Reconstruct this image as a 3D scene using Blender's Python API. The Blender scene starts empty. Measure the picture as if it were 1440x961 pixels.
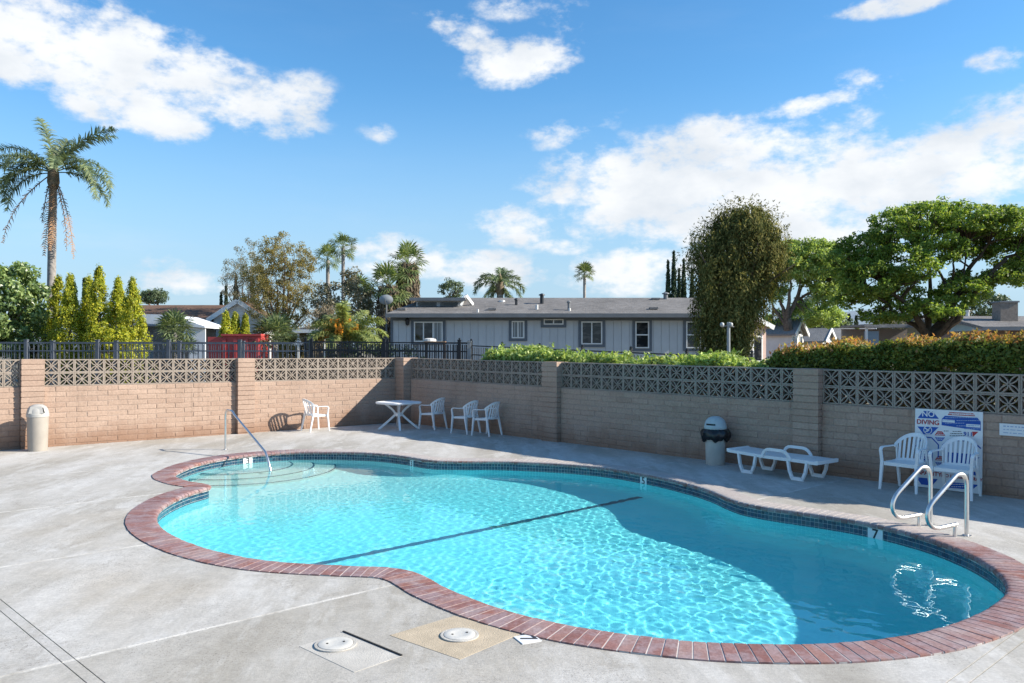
import bpy, bmesh, math, random
import numpy as np
from mathutils import Vector, Matrix, geometry as mgeo
R = math.radians
PI = math.pi
random.seed(7)
rng = np.random.default_rng(7)
sc = bpy.context.scene
COL = sc.collection

# ------------------------------------------------------------------ camera
F, CX, HY, H = 1128.0, 720.0, 488.0, 2.15      # focal length and horizon in photo pixels, eye height
cam_d = bpy.data.cameras.new('camera')
cam = bpy.data.objects.new('camera', cam_d)
COL.objects.link(cam)
cam.location = (0, 0, H)
cam.rotation_euler = (R(90), 0, 0)
cam_d.sensor_width = 36
cam_d.lens = 36 * F / 1440
cam_d.shift_y = (HY - 480.5) / 1440
cam_d.clip_start = 0.1
cam_d.clip_end = 9000
sc.camera = cam

def P(x, y, z=0.0):
    """photo pixel -> point on the level plane z"""
    Y = F * (H - z) / (y - HY)
    return Vector(((x - CX) / F * Y, Y, z))

def at(x, y, Y):
    return Vector(((x - CX) / F * Y, Y, H - (y - HY) / F * Y))

# ------------------------------------------------------------------ colour helpers
def lin(c):
    return tuple(((v / 255) / 12.92 if v / 255 <= .04045 else ((v / 255 + .055) / 1.055) ** 2.4) for v in c)

# ------------------------------------------------------------------ light and sky
SUN_EL = R(30)
SUN_DIR = Vector((.996 * math.cos(SUN_EL), -.088 * math.cos(SUN_EL), math.sin(SUN_EL)))
sun_d = bpy.data.lights.new('sun', 'SUN')
sun_d.energy = 5.0
sun_d.angle = R(.5)
sun_d.color = (1, .92, .80)
sun_d.cycles.is_caustics_light = True
sun = bpy.data.objects.new('sun', sun_d)
sun.rotation_euler = SUN_DIR.to_track_quat('Z', 'Y').to_euler()
sun.location = (30, 0, 30)
COL.objects.link(sun)
sc.view_settings.view_transform = 'Standard'
sc.view_settings.look = 'None'
sc.view_settings.exposure = 0.80
sc.view_settings.gamma = 1.0

class NT:
    def __init__(s, tree):
        s.t = tree
    def n(s, typ, **kw):
        nd = s.t.nodes.new(typ)
        for k, v in kw.items():
            setattr(nd, k, v)
        return nd
    def put(s, sock, v):
        if isinstance(v, bpy.types.NodeSocket):
            s.t.links.new(v, sock)
        else:
            sock.default_value = v
    def m(s, op, a, b=None, c=None, clamp=False):
        nd = s.n('ShaderNodeMath', operation=op, use_clamp=clamp)
        s.put(nd.inputs[0], a)
        if b is not None: s.put(nd.inputs[1], b)
        if c is not None: s.put(nd.inputs[2], c)
        return nd.outputs[0]
    def mix(s, f, a, b, typ='MIX'):
        nd = s.n('ShaderNodeMix', data_type='RGBA', blend_type=typ)
        s.put(nd.inputs[0], f)
        for i, v in ((6, a), (7, b)):
            s.put(nd.inputs[i], v if isinstance(v, bpy.types.NodeSocket) else (*v[:3], 1))
        return nd.outputs[2]
    def ss(s, x, lo, hi):
        nd = s.n('ShaderNodeMapRange', interpolation_type='SMOOTHSTEP')
        s.put(nd.inputs[0], x); s.put(nd.inputs[1], lo); s.put(nd.inputs[2], hi)
        return nd.outputs[0]
    def mr(s, x, a, b, c, d):
        nd = s.n('ShaderNodeMapRange')
        s.put(nd.inputs[0], x)
        for i, v in enumerate((a, b, c, d)): s.put(nd.inputs[i + 1], v)
        return nd.outputs[0]
    def noise(s, vec, scale, detail=4, rough=.55, dim='3D'):
        nd = s.n('ShaderNodeTexNoise')
        if vec is not None: s.put(nd.inputs['Vector'], vec)
        s.put(nd.inputs['Scale'], scale); s.put(nd.inputs['Detail'], detail); s.put(nd.inputs['Roughness'], rough)
        return nd.outputs[0]
    def map(s, vec, scale=(1, 1, 1), rot=(0, 0, 0), loc=(0, 0, 0)):
        nd = s.n('ShaderNodeMapping')
        s.put(nd.inputs[0], vec)
        nd.inputs['Scale'].default_value = scale; nd.inputs['Rotation'].default_value = rot
        nd.inputs['Location'].default_value = loc
        return nd.outputs[0]
    def ramp(s, f, stops):
        nd = s.n('ShaderNodeValToRGB')
        s.put(nd.inputs[0], f)
        cr = nd.color_ramp
        while len(cr.elements) < len(stops): cr.elements.new(.5)
        for e, (p, c) in zip(cr.elements, stops):
            e.position = p; e.color = (*c[:3], 1)
        return nd.outputs[0]

world = bpy.data.worlds.new('World')
sc.world = world
world.use_nodes = True
W = NT(world.node_tree)
bg = world.node_tree.nodes['Background']
sky = W.n('ShaderNodeTexSky', sky_type='NISHITA', sun_disc=False)
sky.sun_elevation = SUN_EL
sky.sun_rotation = math.atan2(SUN_DIR.x, SUN_DIR.y)
sky.altitude = 0
sky.air_density = 1.0
sky.dust_density = 0.25
sky.ozone_density = 2.2
tc = W.n('ShaderNodeTexCoord')
sep = W.n('ShaderNodeSeparateXYZ')
W.put(sep.inputs[0], tc.outputs['Generated'])
dx, dy, dz = sep.outputs
az = W.m('ARCTAN2', dx, dy)
el = W.m('ARCSINE', dz)
# cumulus: broad patches in direction space, broken up by noise
cvec = W.n('ShaderNodeCombineXYZ')
W.put(cvec.inputs[0], az); W.put(cvec.inputs[1], W.m('MULTIPLY', el, 1.7)); 
n1 = W.noise(cvec.outputs[0], 7.0, 9, .58)
n2 = W.noise(W.map(cvec.outputs[0], loc=(3.1, 1.7, 0)), 19.0, 7, .6)
n3 = W.noise(W.map(cvec.outputs[0], loc=(.3, 5.7, 2)), 46.0, 5, .6)
nz = W.m('ADD', W.m('ADD', W.m('MULTIPLY', n1, .42), W.m('MULTIPLY', n2, .38)), W.m('MULTIPLY', n3, .20))
CLOUDS = [  # px, py, rx, ry, tilt(deg), weight
    (130, 68, 190, 56, 14, 1), (300, 122, 125, 36, 16, .95), (195, 158, 88, 28, 6, 1), (395, 150, 62, 32, -20, .8), (30, 52, 110, 50, 0, 1),
    (432, 132, 20, 20, 0, .9), (660, 50, 62, 17, 18, .85), (735, 88, 62, 25, -6, 1), (712, 8, 34, 14, 0, .7), (800, 30, 28, 25, 30, .6),
    (900, 262, 128, 52, -4, .95), (1050, 262, 170, 62, -6, 1), (1000, 215, 110, 40, -10, .85), (1240, 256, 200, 46, -6, 1), (1395, 218, 120, 56, -20, 1),
    (1160, 205, 55, 40, 0, .8), (1135, 148, 62, 13, -8, .9), (1215, 120, 40, 14, 8, .8), (1200, 175, 35, 22, 20, .7), (800, 185, 48, 14, -12, .7),
    (725, 316, 40, 22, 0, .95), (790, 348, 40, 9, 0, .8), (690, 382, 62, 24, 0, .95), (553, 362, 66, 28, 0, .95), (262, 396, 70, 16, 0, .8), (240, 370, 40, 10, 0, .7),
    (905, 372, 90, 32, -8, .9), (960, 345, 60, 22, 0, .7), (1255, 8, 70, 12, 0, .8), (1405, 84, 42, 11, 0, .8), (535, 188, 20, 10, 0, .6), (780, 302, 28, 14, 0, .7), (1335, 186, 50, 12, 0, .7),
    (1120, 330, 120, 60, 0, .9), (1000, 300, 150, 46, 0, 1), (930, 285, 130, 50, 0, 1), (1150, 275, 180, 50, 0, 1)]
mask = None
for (px, py, rx, ry, tl, wgt) in CLOUDS:
    if rx < 60: wgt *= .74; rx *= 1.25; ry *= 1.25
    ca = math.atan((px - CX) / F)
    ce = math.atan((HY - py) / math.hypot(F, px - CX))
    ra = rx / F * math.cos(ca) ** 2 * 1.3
    re = ry / F * math.cos(ca) * 1.3
    t = R(-tl)
    a = W.m('SUBTRACT', az, ca); e = W.m('SUBTRACT', el, ce)
    a2 = W.m('ADD', W.m('MULTIPLY', a, math.cos(t) / ra), W.m('MULTIPLY', e, math.sin(t) / ra))
    e2 = W.m('ADD', W.m('MULTIPLY', a, -math.sin(t) / re), W.m('MULTIPLY', e, math.cos(t) / re))
    d2 = W.m('ADD', W.m('MULTIPLY', a2, a2), W.m('MULTIPLY', e2, e2))
    g = W.m('MULTIPLY', W.m('SUBTRACT', 1.0, W.m('MULTIPLY', d2, .62), clamp=True), wgt)
    mask = g if mask is None else W.m('MAXIMUM', mask, g)
# the same kind of broken cumulus goes on all round, outside the part in view
lowf = W.noise(W.map(tc.outputs['Generated'], scale=(1, 1, 2.2)), 2.3, 3, .5)
gen = W.m('MULTIPLY', W.ss(lowf, .54, .74), .95)
side = W.ss(W.m('ABSOLUTE', az), .62, .8)
high = W.ss(el, .46, .58)
mask = W.m('MAXIMUM', mask, W.m('MULTIPLY', gen, W.m('MAXIMUM', side, high)))
dens = W.m('ADD', W.m('MULTIPLY', mask, 1.0), W.m('MULTIPLY', W.m('SUBTRACT', nz, .5), 4.0))
cov = W.m('MULTIPLY', W.ss(dens, .24, .92), W.ss(mask, .0, .5))
thin = W.m('MULTIPLY', W.ss(W.noise(W.map(cvec.outputs[0], scale=(1, 2.6, 1), rot=(0, 0, .2)), 4.0, 6, .6), .48, .8), .22)
low = W.ss(el, .22, .0)
cov = W.m('MAXIMUM', cov, W.m('MULTIPLY', thin, W.m('ADD', .12, low)))
# skylight colour: Nishita, a little bluer
hs = W.n('ShaderNodeHueSaturation')
W.put(hs.inputs['Color'], sky.outputs[0])
hs.inputs['Saturation'].default_value = 1.22
hs.inputs['Hue'].default_value = .497
base = W.mix(1.0, hs.outputs[0], (1.36, 1.66, 1.78), 'MULTIPLY')
# pale, slightly milky air towards the horizon
pale = W.ss(el, .33, .0)
base = W.mix(W.m('MULTIPLY', pale, .88), base, (3.8, 5.3, 7.0))
shade = W.ss(W.noise(W.map(cvec.outputs[0], loc=(0, .055, 0)), 7.0, 6, .55), .35, .68)
cl = W.mix(shade, (8.5, 8.7, 8.9), (6.5, 7.0, 7.6))
col = W.mix(cov, base, cl)
W.put(bg.inputs[0], col)
bg.inputs[1].default_value = .068

# ------------------------------------------------------------------ materials
MATS = {}
def newmat(name):
    m = bpy.data.materials.new(name)
    m.use_nodes = True
    t = NT(m.node_tree)
    b = m.node_tree.nodes['Principled BSDF']
    MATS[name] = m
    return m, t, b

def simple(name, c, rough=.6, metal=0, var=.12, scale=6, spec=.4, bump=0, bscale=60):
    m, t, b = newmat(name)
    c = lin(c) if max(c) > 1 else c
    tcn = t.n('ShaderNodeTexCoord')
    nz = t.noise(tcn.outputs['Object'], scale, 5)
    oi = t.n('ShaderNodeObjectInfo')
    k = t.m('ADD', t.mr(nz, .3, .7, 1 - var, 1 + var), t.m('MULTIPLY', t.m('SUBTRACT', oi.outputs['Random'], .5), var))
    t.put(b.inputs['Base Color'], t.mix(1, c, t.n_comb(k), 'MULTIPLY'))
    b.inputs['Roughness'].default_value = rough
    b.inputs['Metallic'].default_value = metal
    b.inputs['Specular IOR Level'].default_value = spec
    if bump:
        bn = t.n('ShaderNodeBump')
        bn.inputs['Strength'].default_value = bump
        bn.inputs['Distance'].default_value = .01
        t.put(bn.inputs['Height'], t.noise(tcn.outputs['Object'], bscale, 4))
        t.put(b.inputs['Normal'], bn.outputs[0])
    return m
def _comb(s, k):
    nd = s.n('ShaderNodeCombineColor')
    for i in range(3): s.put(nd.inputs[i], k)
    return nd.outputs[0]
NT.n_comb = _comb

def bumpify(t, b, h, strength=.4, dist=.01):
    bn = t.n('ShaderNodeBump')
    bn.inputs['Strength'].default_value = strength
    bn.inputs['Distance'].default_value = dist
    t.put(bn.inputs['Height'], h)
    t.put(b.inputs['Normal'], bn.outputs[0])

def masonry(name, c1, c2, c3, stain):
    m, t, b = newmat(name)
    oi = t.n('ShaderNodeObjectInfo'); g = t.n('ShaderNodeNewGeometry')
    pos = g.outputs['Position']
    c = t.ramp(oi.outputs['Random'], [(0, c1), (.5, c2), (1, c3)])
    n = t.noise(pos, 1.3, 5, .6)
    c = t.mix(t.m('MULTIPLY', t.ss(n, .45, .75), .45), c, tuple(v * .72 for v in c1))
    n2 = t.noise(pos, 28, 5, .6)
    c = t.mix(1, c, t.n_comb(t.mr(n2, .25, .75, .8, 1.16)), 'MULTIPLY')
    sp = t.n('ShaderNodeSeparateXYZ'); t.put(sp.inputs[0], pos)
    # rust-brown splash-back near the ground, with an uneven top edge
    n3 = t.noise(t.map(pos, scale=(1, 1, .5)), 1.9, 5, .6)
    hgt = t.m('ADD', t.m('MULTIPLY', t.m('SUBTRACT', n3, .5), 1.0), .30)
    sk = t.ss(t.m('SUBTRACT', hgt, sp.outputs[2]), -.25, .35)
    c = t.mix(t.m('MULTIPLY', sk, .6), c, stain)
    # thin vertical run-off streaks
    n4 = t.noise(t.map(pos, scale=(3.2, 3.2, .18)), 3, 4, .6)
    c = t.mix(t.m('MULTIPLY', t.ss(n4, .58, .74), .3), c, tuple(v * .45 for v in c1))
    t.put(b.inputs['Base Color'], c)
    b.inputs['Roughness'].default_value = .92
    b.inputs['Specular IOR Level'].default_value = .15
    bumpify(t, b, t.noise(pos, 70, 5, .7), .5, .006)
    return m

M_brick = masonry('slump_brick', (.37, .26, .198), (.395, .284, .217), (.42, .304, .234), (.20, .10, .055))
M_mortar = masonry('mortar', (.33, .245, .195), (.36, .27, .215), (.39, .295, .24), (.19, .10, .06))
M_screen = masonry('screen_block_concrete', (.285, .24, .20), (.31, .26, .215), (.335, .28, .23), (.23, .16, .12))

# deck concrete
m, t, b = newmat('deck_concrete'); M_deck = m
g = t.n('ShaderNodeNewGeometry'); oi = t.n('ShaderNodeObjectInfo')
pos = g.outputs['Position']
rp = t.map(pos, rot=(0, 0, R(-39)), scale=(1, .28, 1))
n = t.noise(rp, .9, 7, .62); nb = t.noise(t.map(rp, loc=(7, 3, 0)), 2.6, 7, .65); nc = t.noise(pos, .35, 4, .5)
c = t.ramp(n, [(.28, (.40, .375, .335)), (.42, (.485, .46, .42)), (.52, (.565, .545, .515)), (.62, (.645, .63, .61)), (.75, (.69, .68, .665))])
ws = t.noise(t.map(rp, loc=(7, 3, 0), scale=(1, .6, 1)), 3.4, 8, .7)
c = t.mix(t.m('MULTIPLY', t.ss(ws, .50, .60), .55), c, (.70, .69, .675))
c = t.mix(t.m('MULTIPLY', t.ss(nc, .52, .70), .45), c, (.50, .43, .335))
c = t.mix(t.m('MULTIPLY', t.ss(t.noise(t.map(pos, loc=(4, 9, 1)), 1.4, 8, .75), .57, .67), .45), c, (.35, .315, .27))
crk = t.noise(t.map(pos, loc=(2, 5, 0)), 2.4, 9, .62)
c = t.mix(t.m('MULTIPLY', t.ss(t.m('ABSOLUTE', t.m('SUBTRACT', crk, .5)), .006, .001), t.m('MULTIPLY', t.ss(t.noise(t.map(pos, loc=(1, 8, 0)), .6, 3), .55, .62), .55)), c, (.22, .19, .165))
qd = t.n('ShaderNodeVectorMath', operation='DOT_PRODUCT'); t.put(qd.inputs[0], pos); qd.inputs[1].default_value = (.666, -.746, 0)
qv = qd.outputs['Value']
zone = t.m('MULTIPLY', t.ss(qv, -6.13, -6.11), t.ss(t.m('ADD', qv, t.m('MULTIPLY', t.m('SUBTRACT', t.noise(pos, .8, 5), .5), 3.0)), -3.3, -4.6))
c = t.mix(t.m('MULTIPLY', zone, .32), c, (.43, .395, .335))
for q0 in (-15.25, -12.2, -9.16, -6.12):
    ds = t.m('ABSOLUTE', t.m('SUBTRACT', t.m('ADD', qv, t.m('MULTIPLY', t.m('SUBTRACT', t.noise(pos, 9, 3), .5), .03)), q0))
    c = t.mix(t.m('MULTIPLY', t.ss(ds, .032, .012), t.m('MULTIPLY', t.ss(t.noise(pos, 2.2, 3), .38, .55), .75)), c, (.78, .77, .75))
spk = t.noise(pos, 60, 2, .5)
c = t.mix(t.m('MULTIPLY', t.ss(spk, .60, .68), t.m('MULTIPLY', t.ss(t.noise(pos, 1.1, 4), .46, .6), .75)), c, (.22, .20, .18))
c = t.mix(1, c, t.n_comb(t.mr(oi.outputs['Random'], 0, 1, .74, .84)), 'MULTIPLY')
c = t.mix(1, c, (1, .985, .945), 'MULTIPLY')
c = t.mix(1, c, t.n_comb(t.mr(t.noise(pos, 38, 5, .7), .3, .7, .84, 1.12)), 'MULTIPLY')
c = t.mix(1, c, t.n_comb(t.mr(t.noise(pos, 7, 6, .7), .3, .7, .88, 1.10)), 'MULTIPLY')
t.put(b.inputs['Base Color'], c)
b.inputs['Roughness'].default_value = .85
b.inputs['Specular IOR Level'].default_value = .25
bumpify(t, b, t.m('ADD', t.noise(pos, 90, 4, .7), t.m('MULTIPLY', t.noise(pos, 9, 4), 1.5)), .35, .008)

# coping brick
m, t, b = newmat('coping_brick'); M_coping = m
g = t.n('ShaderNodeNewGeometry'); oi = t.n('ShaderNodeObjectInfo'); pos = g.outputs['Position']
c = t.ramp(oi.outputs['Random'], [(0, (.20, .085, .07)), (.3, (.26, .12, .10)), (.55, (.25, .145, .14)), (.8, (.31, .18, .155)), (1, (.25, .09, .06))])
n = t.noise(pos, 5, 6, .65)
c = t.mix(t.m('MULTIPLY', t.ss(n, .42, .62), .62), c, (.30, .235, .245))
c = t.mix(t.m('MULTIPLY', t.ss(t.noise(pos, 2.1, 5), .5, .7), .45), c, (.40, .34, .325))
# the far run is worn and overwashed with cement, almost the colour of the deck
dt = t.n('ShaderNodeVectorMath', operation='DOT_PRODUCT'); t.put(dt.inputs[0], pos); dt.inputs[1].default_value = (.64, .77, 0)
wm = t.m('ADD', dt.outputs['Value'], t.m('MULTIPLY', t.m('SUBTRACT', t.noise(pos, 1.7, 5), .5), 1.6))
spz = t.n('ShaderNodeSeparateXYZ'); t.put(spz.inputs[0], pos)
c = t.mix(t.m('MULTIPLY', t.m('MULTIPLY', t.ss(wm, 9.5, 10.5), t.ss(spz.outputs[2], -.002, .008)), .86), c, (.44, .405, .37))
c = t.mix(1, c, t.n_comb(t.mr(t.noise(pos, 40, 4), .3, .7, .8, 1.2)), 'MULTIPLY')
t.put(b.inputs['Base Color'], c)
b.inputs['Roughness'].default_value = .7
bumpify(t, b, t.noise(pos, 60, 4), .4, .006)
M_grout = simple('coping_grout', (.54, .50, .47), .9, 0, .2, 12, .2)

# pool tile
m, t, b = newmat('pool_tile'); M_tile = m
g = t.n('ShaderNodeNewGeometry')
c = t.ramp(g.outputs['Random Per Island'], [(0, (.012, .028, .06)), (.3, (.02, .07, .12)), (.55, (.018, .045, .085)), (.8, (.03, .11, .15)), (1, (.06, .07, .09))])
t.put(b.inputs['Base Color'], c)
b.inputs['Roughness'].default_value = .18
M_tgrout = simple('tile_grout', (.62, .65, .65), .8, 0, .15, 20, .2)

# pool plaster
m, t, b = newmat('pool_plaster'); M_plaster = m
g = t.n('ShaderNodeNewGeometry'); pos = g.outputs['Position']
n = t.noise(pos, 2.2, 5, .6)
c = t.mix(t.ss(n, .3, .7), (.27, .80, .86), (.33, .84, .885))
# shallow water's weaker light absorption painted as a paler floor colour round the steps
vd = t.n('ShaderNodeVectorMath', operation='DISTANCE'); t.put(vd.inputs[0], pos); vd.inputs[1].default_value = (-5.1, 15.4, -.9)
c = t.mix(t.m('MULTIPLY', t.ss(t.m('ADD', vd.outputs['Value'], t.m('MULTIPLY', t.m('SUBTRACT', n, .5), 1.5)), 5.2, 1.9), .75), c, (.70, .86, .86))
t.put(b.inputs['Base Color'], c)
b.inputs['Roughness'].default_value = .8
b.inputs['Specular IOR Level'].default_value = .1
M_stepplaster = simple('step_plaster', (.66, .74, .72), .8, 0, .06, 3, .1)
M_line = simple('dark_tile_line', (.03, .10, .16), .5, 0, .2, 8, .2)

# water
m, t, b = newmat('pool_water'); M_water = m
m.node_tree.nodes.remove(b)
gl = t.n('ShaderNodeBsdfGlass'); gl.inputs['IOR'].default_value = 1.333; gl.inputs['Roughness'].default_value = 0
gl.inputs['Color'].default_value = (.80, .985, .985, 1)
out = m.node_tree.nodes['Material Output']
t.put(out.inputs['Surface'], gl.outputs[0])

M_plastic = simple('white_plastic', (.80, .80, .79), .38, 0, .04, 3, .45)
M_metal = simple('stainless_steel', (.70, .69, .67), .33, 1, .08, 10, .5)
M_beige = simple('beige_plastic', (.35, .315, .27), .5, 0, .08, 5, .35)
M_beige_lid = simple('pale_lid_plastic', (.42, .405, .375), .45, 0, .06, 5, .35)
M_greycan = simple('grey_bin_plastic', (.46, .43, .38), .55, 0, .1, 5, .3)
M_lidgrey = simple('grey_green_lid', (.42, .47, .47), .5, 0, .1, 5, .3)
M_bag = simple('black_bag', (.012, .013, .015), .3, 0, .2, 14, .5)
M_dark = simple('dark_gap', (.02, .02, .02), .9)
M_signwhite = simple('sign_white', (.72, .73, .73), .45, 0, .03, 3, .35)
M_signblue = simple('sign_blue', (.02, .09, .38), .5, 0, .12, 6, .3)
M_signred = simple('sign_red', (.42, .035, .04), .5, 0, .12, 6, .3)
M_ink = simple('sign_ink', (.03, .03, .035), .6)
M_faintink = simple('faded_ink', (.33, .42, .56), .6)
M_lidwhite = simple('skimmer_lid_plastic', (.56, .54, .49), .5, 0, .06, 8, .3, .2, 40)
M_padgrey = simple('pad_concrete_grey', (.46, .435, .39), .85, 0, .14, 5, .2, .4, 80)
M_padtan = simple('pad_concrete_tan', (.44, .365, .265), .85, 0, .14, 7, .2, .5, 90)
M_fence = simple('fence_paint_slate', (.105, .12, .145), .45, 0, .15, 3, .35)
M_fenceblk = simple('fence_paint_black', (.018, .02, .025), .4, 0, .2, 3, .4)
M_bark = simple('bark_grey', (.16, .125, .095), .9, 0, .35, 9, .15, .6, 30)
M_barkdark = simple('bark_dark', (.075, .055, .04), .9, 0, .35, 9, .15, .6, 30)
M_palmbark = simple('palm_bark', (.30, .275, .25), .9, 0, .3, 6, .15, .6, 24)
M_deadfrond = simple('dead_frond', (.30, .18, .10), .85, 0, .4, 4, .15)
M_skirt = simple('dead_skirt', (.21, .165, .115), .9, 0, .4, 5, .1)
M_orange = simple('orange_fruit', (.66, .27, .03), .6, 0, .3, 5, .3)

def leafmat(name, c1, c2, c3, trans=.35, big=.8, rough=.5, spec=.3):
    c1, c2, c3 = (tuple(v * 1.45 for v in c_) for c_ in (c1, c2, c3))
    m, t, b = newmat(name)
    g = t.n('ShaderNodeNewGeometry'); pos = g.outputs['Position']
    c = t.ramp(g.outputs['Random Per Island'], [(0, c1), (.5, c2), (1, c3)])
    n = t.noise(pos, big, 3)
    c = t.mix(1, c, t.n_comb(t.mr(n, .3, .7, .72, 1.25)), 'MULTIPLY')
    t.put(b.inputs['Base Color'], c)
    b.inputs['Roughness'].default_value = rough
    b.inputs['Specular IOR Level'].default_value = spec
    tr = t.n('ShaderNodeBsdfTranslucent')
    t.put(tr.inputs['Color'], t.mix(1, c, (1.5, 1.45, .8), 'MULTIPLY'))
    mx = t.n('ShaderNodeMixShader'); mx.inputs[0].default_value = trans
    t.put(mx.inputs[1], b.outputs[0]); t.put(mx.inputs[2], tr.outputs[0])
    t.put(m.node_tree.nodes['Material Output'].inputs[0], mx.outputs[0])
    return m
L_bush = leafmat('leaf_glossy_green', (.06, .10, .03), (.115, .17, .055), (.22, .27, .10), .3, 1.2, .35, .5)
L_thuja = leafmat('leaf_golden', (.10, .145, .018), (.23, .25, .022), (.38, .345, .03), .35, 1.6)
L_palm = leafmat('leaf_palm', (.06, .09, .045), (.10, .135, .07), (.18, .205, .10), .3)
L_date = leafmat('leaf_date_palm', (.11, .14, .05), (.17, .20, .07), (.26, .27, .10), .35)
L_palmfar = leafmat('leaf_fan_palm', (.06, .09, .035), (.10, .14, .05), (.19, .21, .08), .3)
L_olive = leafmat('leaf_olive_brown', (.12, .10, .045), (.17, .155, .05), (.24, .18, .07), .4)
L_grey = leafmat('leaf_grey_green', (.10, .10, .065), (.15, .145, .095), (.20, .17, .12), .3)
L_weep = leafmat('leaf_weeping', (.045, .058, .018), (.09, .095, .03), (.23, .20, .07), .2, .6, .85, .08)
L_light = leafmat('leaf_light_green', (.15, .21, .055), (.21, .28, .08), (.28, .33, .12), .45)
L_big = leafmat('leaf_mid_green', (.06, .11, .022), (.11, .175, .035), (.23, .27, .06), .45, .45)
L_hedge = leafmat('leaf_hedge_green', (.04, .065, .012), (.085, .115, .02), (.17, .165, .03), .4, 1.5)
L_hedgered = leafmat('leaf_hedge_new_growth', (.25, .10, .05), (.27, .17, .055), (.22, .20, .045), .4, 1.5)
L_ivy = leafmat('leaf_ivy', (.10, .16, .03), (.19, .26, .06), (.36, .40, .16), .35, 1.8)
L_cyp = leafmat('leaf_cypress', (.018, .035, .02), (.03, .05, .026), (.045, .07, .035), .15)
L_far = leafmat('leaf_far_trees', (.05, .075, .04), (.075, .105, .055), (.11, .14, .07), .25)
L_dry = leafmat('leaf_dry_twigs', (.16, .13, .085), (.20, .165, .11), (.25, .20, .14), .2)

# ------------------------------------------------------------------ mesh helpers
class MB:
    def __init__(s):
        s.v = []; s.f = []; s.smooth = False
    def add(s, vs, fs):
        o = len(s.v)
        s.v += [tuple(p) for p in vs]
        s.f += [tuple(i + o for i in f) for f in fs]
        return s
    def box(s, c, d, rot=None):
        x, y, z = (k / 2 for k in d)
        vs = [Vector((a * x, b_ * y, e * z)) for e in (-1, 1) for b_ in (-1, 1) for a in (-1, 1)]
        if rot is not None: vs = [rot @ p for p in vs]
        c = Vector(c)
        return s.add([p + c for p in vs], [(0, 2, 3, 1), (4, 5, 7, 6), (0, 1, 5, 4), (2, 6, 7, 3), (0, 4, 6, 2), (1, 3, 7, 5)])
    def beam(s, a, b_, w, h, up=Vector((0, 0, 1)), w2=None, h2=None):
        a = Vector(a); b_ = Vector(b_); d = (b_ - a).normalized()
        sx = d.cross(up)
        if sx.length < 1e-4: sx = d.cross(Vector((1, 0, 0)))
        sx.normalize(); sz = sx.cross(d).normalized()
        w2 = w if w2 is None else w2; h2 = h if h2 is None else h2
        vs = []
        for p, ww, hh in ((a, w, h), (b_, w2, h2)):
            for i, j in ((-1, -1), (1, -1), (1, 1), (-1, 1)):
                vs.append(p + sx * i * ww / 2 + sz * j * hh / 2)
        return s.add(vs, [(0, 3, 2, 1), (4, 5, 6, 7), (0, 1, 5, 4), (1, 2, 6, 5), (2, 3, 7, 6), (3, 0, 4, 7)])
    def tube(s, pts, r, n=10, caps=True):
        pts = [Vector(p) for p in pts]
        rs = r if isinstance(r, (list, tuple)) else [r] * len(pts)
        o = len(s.v); ref = None
        for i, p in enumerate(pts):
            d = (pts[min(i + 1, len(pts) - 1)] - pts[max(i - 1, 0)]).normalized()
            if ref is None:
                ref = d.cross(Vector((0, 0, 1)))
                if ref.length < .1: ref = d.cross(Vector((0, 1, 0)))
            ref = (ref - d * ref.dot(d)).normalized()
            bi = d.cross(ref)
            for k in range(n):
                a = 2 * PI * k / n
                s.v.append(tuple(p + (ref * math.cos(a) + bi * math.sin(a)) * rs[i]))
        for i in range(len(pts) - 1):
            for k in range(n):
                k2 = (k + 1) % n
                s.f.append((o + i * n + k, o + i * n + k2, o + (i + 1) * n + k2, o + (i + 1) * n + k))
        if caps:
            s.f.append(tuple(o + k for k in range(n))[::-1])
            s.f.append(tuple(o + (len(pts) - 1) * n + k for k in range(n)))
        return s
    def lathe(s, prof, n=24, c=(0, 0, 0)):
        o = len(s.v)
        for (r, z) in prof:
            for k in range(n):
                a = 2 * PI * k / n
                s.v.append((c[0] + r * math.cos(a), c[1] + r * math.sin(a), c[2] + z))
        for i in range(len(prof) - 1):
            for k in range(n):
                k2 = (k + 1) % n
                s.f.append((o + i * n + k, o + i * n + k2, o + (i + 1) * n + k2, o + (i + 1) * n + k))
        s.f.append(tuple(o + k for k in range(n))[::-1])
        s.f.append(tuple(o + (len(prof) - 1) * n + k for k in range(n)))
        return s
    def prism(s, poly, a, b_):
        """poly: list of 3D points; extrude by vector b_-a"""
        n = len(poly); d = Vector(b_) - Vector(a)
        vs = [Vector(p) + Vector(a) for p in poly] + [Vector(p) + Vector(b_) for p in poly]
        return s.add(vs, [tuple(range(n))[::-1], tuple(range(n, 2 * n))] + [(i, (i + 1) % n, n + (i + 1) % n, n + i) for i in range(n)])
    def mesh(s, name, mat):
        me = bpy.data.meshes.new(name)
        me.from_pydata(s.v, [], s.f)
        me.update()
        bm = bmesh.new(); bm.from_mesh(me); bmesh.ops.recalc_face_normals(bm, faces=bm.faces); bm.to_mesh(me); bm.free()
        if s.smooth:
            me.polygons.foreach_set('use_smooth', [True] * len(me.polygons))
            try:
                me.set_sharp_from_angle(angle=R(40))
            except Exception: pass
        if mat: me.materials.append(mat)
        return me

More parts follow.
